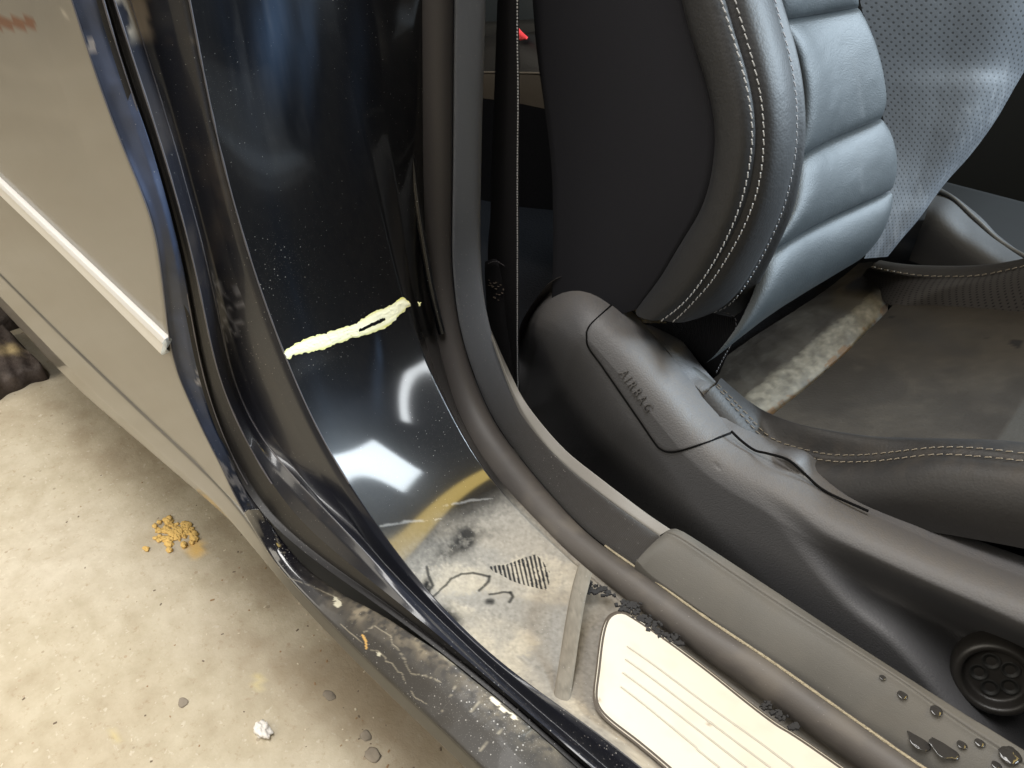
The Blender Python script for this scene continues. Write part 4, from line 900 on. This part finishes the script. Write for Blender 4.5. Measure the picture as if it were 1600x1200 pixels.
tube('piping', curve(YC(C((700,112),(760,113),(825,114),(880,116)), .897), 40, sm=1), .0016, THREADB, rs, k=6)
fl = thing('red_tag', (-.86, .90, .6), 'small red triangular flap behind the seat belt', 'tag')
a = YC(C((808,42),(814,50),(824,60)), .925); b = YC(C((806,60),(813,63),(823,62)), .915)
grid('flap', smooth_across([resample(dense(a), 10), resample((dense(a)+dense(b))/2+np.array([.002, -.003, 0]), 10), resample(dense(b), 10)], 8), mat('red_plastic', (.75, .05, .05), .45), fl, thick=.002)

# ================================================================== CENTRE CONSOLE
con = thing('center_console', (-.1, 1.1, .25), 'dark centre console with folded leather gaiter beyond the seat', 'console')
slab('console_body', -.55, 1.0, 1.03, 1.28, .25, .47, mat('console_plastic', (.014, .015, .016), .6), con, r=.03)
gA = YC(C((1447,335),(1470,345),(1510,380),(1560,412),(1640,450)), 1.0); gB = YC(C((1455,312),(1482,325),(1520,360),(1563,398),(1640,440)), 1.06); gC = YC(C((1468,296),(1500,320),(1540,352),(1580,388),(1660,430)), 1.10)
Gg = smooth_across([resample(dense(gA), 50)+np.array([0, -.01, -.06]), resample(dense(gA), 50), resample(dense(gB), 50)+np.array([0, 0, .012]), resample(dense(gC), 50), resample(dense(gC), 50)+np.array([0, .02, -.06])], 30)
Gg[..., 2] += .007*(fbm(Gg, 18, 2, 4)-.5)
grid('gaiter', Gg, mat('gaiter_leather', (.030, .028, .027), .65, grain=[('vor', 260, .1, .001)]), con)
tube('gaiter_piping', resample(dense(gB), 50)+np.array([0, 0, .014]), .003, mat('piping_grey', (.09, .09, .09), .5), con, k=8)

# ================================================================== SMALL LOOSE THINGS
def lump(name, c, r, m, seed, label=None, cat=None, group=None, parent=None, flat=.7, rough=.35):
    n1_, n2q = (28, 18) if name in ('water_drop', 'white_stone') else (14, 10); th = np.linspace(0, 2*np.pi, n1_+1); ph = np.linspace(0, np.pi, n2q)
    D = np.stack([np.sin(ph)[None]*np.cos(th)[:, None], np.sin(ph)[None]*np.sin(th)[:, None], np.cos(ph)[None]*np.ones((n1_+1, 1))], -1)
    k = 1+rough*2*(fbm(D+seed*3.7, 1.6, 3, seed)-.5); k[-1] = k[0]
    G = np.asarray(c)+D*np.asarray(r)*k[..., None]*np.array([1, 1, flat])
    o = grid(name, G, m, parent)
    if label: o['label'] = label
    if cat: o['category'] = cat
    if group: o['group'] = group
    return o
FOAM = mat('yellow_filler', (.74, .49, .16), .85, mottle=.3, grain=[('noise', 150, .8, .004)])
spill = thing('filler_clump', tuple(gz((275, 832))), 'crumbled yellow filler clump lying on the concrete floor', 'clump')
r2 = random.Random(4)
for i in range(90):
    x = r2.gauss(272, 13); y = r2.gauss(832, 9); c = gz((x, y)); s = r2.uniform(.002, .0055); lump('crumb', c+np.array([0, 0, s*.2]), (s*r2.uniform(.8, 1.9), s*r2.uniform(.6, 1.4), s), FOAM, i, parent=spill, flat=.45, rough=.9)
for x, y, s in ((242, 823, .008), (243, 842, .007), (229, 859, .008), (265, 860, .009), (288, 853, .010), (246, 830, .006), (262, 815, .008), (250, 817, .007)):
    lump('crumb', gz((x, y))+np.array([0, 0, s*.25]), (s*.75, s*.5, s*.5), FOAM, int(x), parent=spill, rough=.9)
lump('white_stone', gz((410, 1144))+np.array([0, 0, .004]), (.012, .008, .009), mat('white_stone', (.80, .76, .70), .7, grain=[('noise', 200, .5, .003)]), 5, 'small white stone chip on the concrete floor near the rocker', 'stone', rough=.9)
PEB = mat('dark_pebble', (.27, .23, .18), .9, mottle=.5)
for x, y, s, l in ((286, 1098, .0115, 'dark grey pebble on the floor, left of the white stone chip'), (515, 1087, .013, 'dark round pebble on the floor, upper of three beside the rocker'), (571, 1150, .012, 'flat dark pebble on the floor, middle of three beside the rocker'), (582, 1181, .016, 'largest dark pebble on the floor, lowest beside the rocker')):
    lump('pebble', gz((x, y))+np.array([0, 0, .0005]), (s*.7, s*.5, s*.7), PEB, int(x), l, 'pebble', 'dark pebbles set in the concrete floor', flat=.14, rough=.5)
GRIT = [mat('grit_dark', (.16, .12, .085), .8), mat('grit_pale', (.62, .55, .42), .8), mat('grit_brown', (.30, .19, .10), .8)]
gr_all = []
for k in range(3):
    bx_ = []
    for i in range(60):
        x = r2.uniform(0, 720); y = r2.uniform(600, 1200)
        if r2.random() < .5: x, y = 380+r2.gauss(0, 60)+max(0, y-850)*.62, y
        c = gz((x, y)); s = r2.uniform(.0006, .0015) if r2.random() < .95 else r2.uniform(.0015, .0026); an = r2.uniform(0, 6.3)
        bx_.append((c+np.array([0, 0, s*.3]), np.array([math.cos(an), math.sin(an), 0])*s*r2.uniform(.8, 1.8), np.array([-math.sin(an), math.cos(an), 0])*s*.8, np.array([0, 0, s*.22])))
    o = pieces('floor_grit', bx_, GRIT[k]); o['kind'] = 'stuff'; o['label'] = ('dark', 'pale', 'brown')[k]+' grit scattered over the concrete floor'; o['category'] = 'grit'

# water drops on the sill cover
WATER = bpy.data.materials.new('water'); WATER.use_nodes = True
wb = WATER.node_tree.nodes['Principled BSDF']; wb.inputs['Base Color'].default_value = (.9, .92, .95, 1); wb.inputs['Roughness'].default_value = .02; wb.inputs['Transmission Weight'].default_value = .9; wb.inputs['IOR'].default_value = 1.33
WET = mat('wet_patch', (.030, .028, .026), .10, spec=.5)
CVS = np.stack([A_+(B_-A_)*t+np.array([0, 0, .0028*math.sin(math.pi*t)]) for t in np.linspace(.08, 1, 24)], 1).reshape(-1, 3)
cov_at = patch(CVS, (1330, 1020, 1620, 1220))
def on_cover(p): return cov_at(np.array(p, float), .0006)
drops = ((1379, 1059, 4.5, 'smallest upper water drop on the grey sill cover'), (1410, 1086, 7, 'round water drop on the sill cover, second from the top'), (1463, 1111, 8, 'ragged water drop on the line of the sill cover'), (1436, 1156, 15, 'wide flat wet patch on the sill cover beside the seal'), (1477, 1168, 17, 'largest water drop on the sill cover, right of the flat wet patch'), (1503, 1164, 6.5, 'small round water drop on the sill cover, just right of the largest drop'), (1531, 1161, 6.5, 'small bright water drop nearest the cover inner edge'), (1578, 1180, 13, 'irregular water drop on the sill cover at the right edge'), (1557, 1196, 6, 'water drop on the sill cover at the bottom edge'))
for i, (x, y, r, l) in enumerate(drops):
    c = on_cover((x, y)); rr_ = r*.00052
    o = lump('water_drop', c+np.array([0, 0, .0004]), (rr_*1.05, rr_*1.0, rr_), WET, i+30, l, 'water drop', 'water drops on the grey sill cover', flat=.22 if r < 14 else .07, rough=.12 if r < 10 else .32)
    o['category'] = 'water drop'
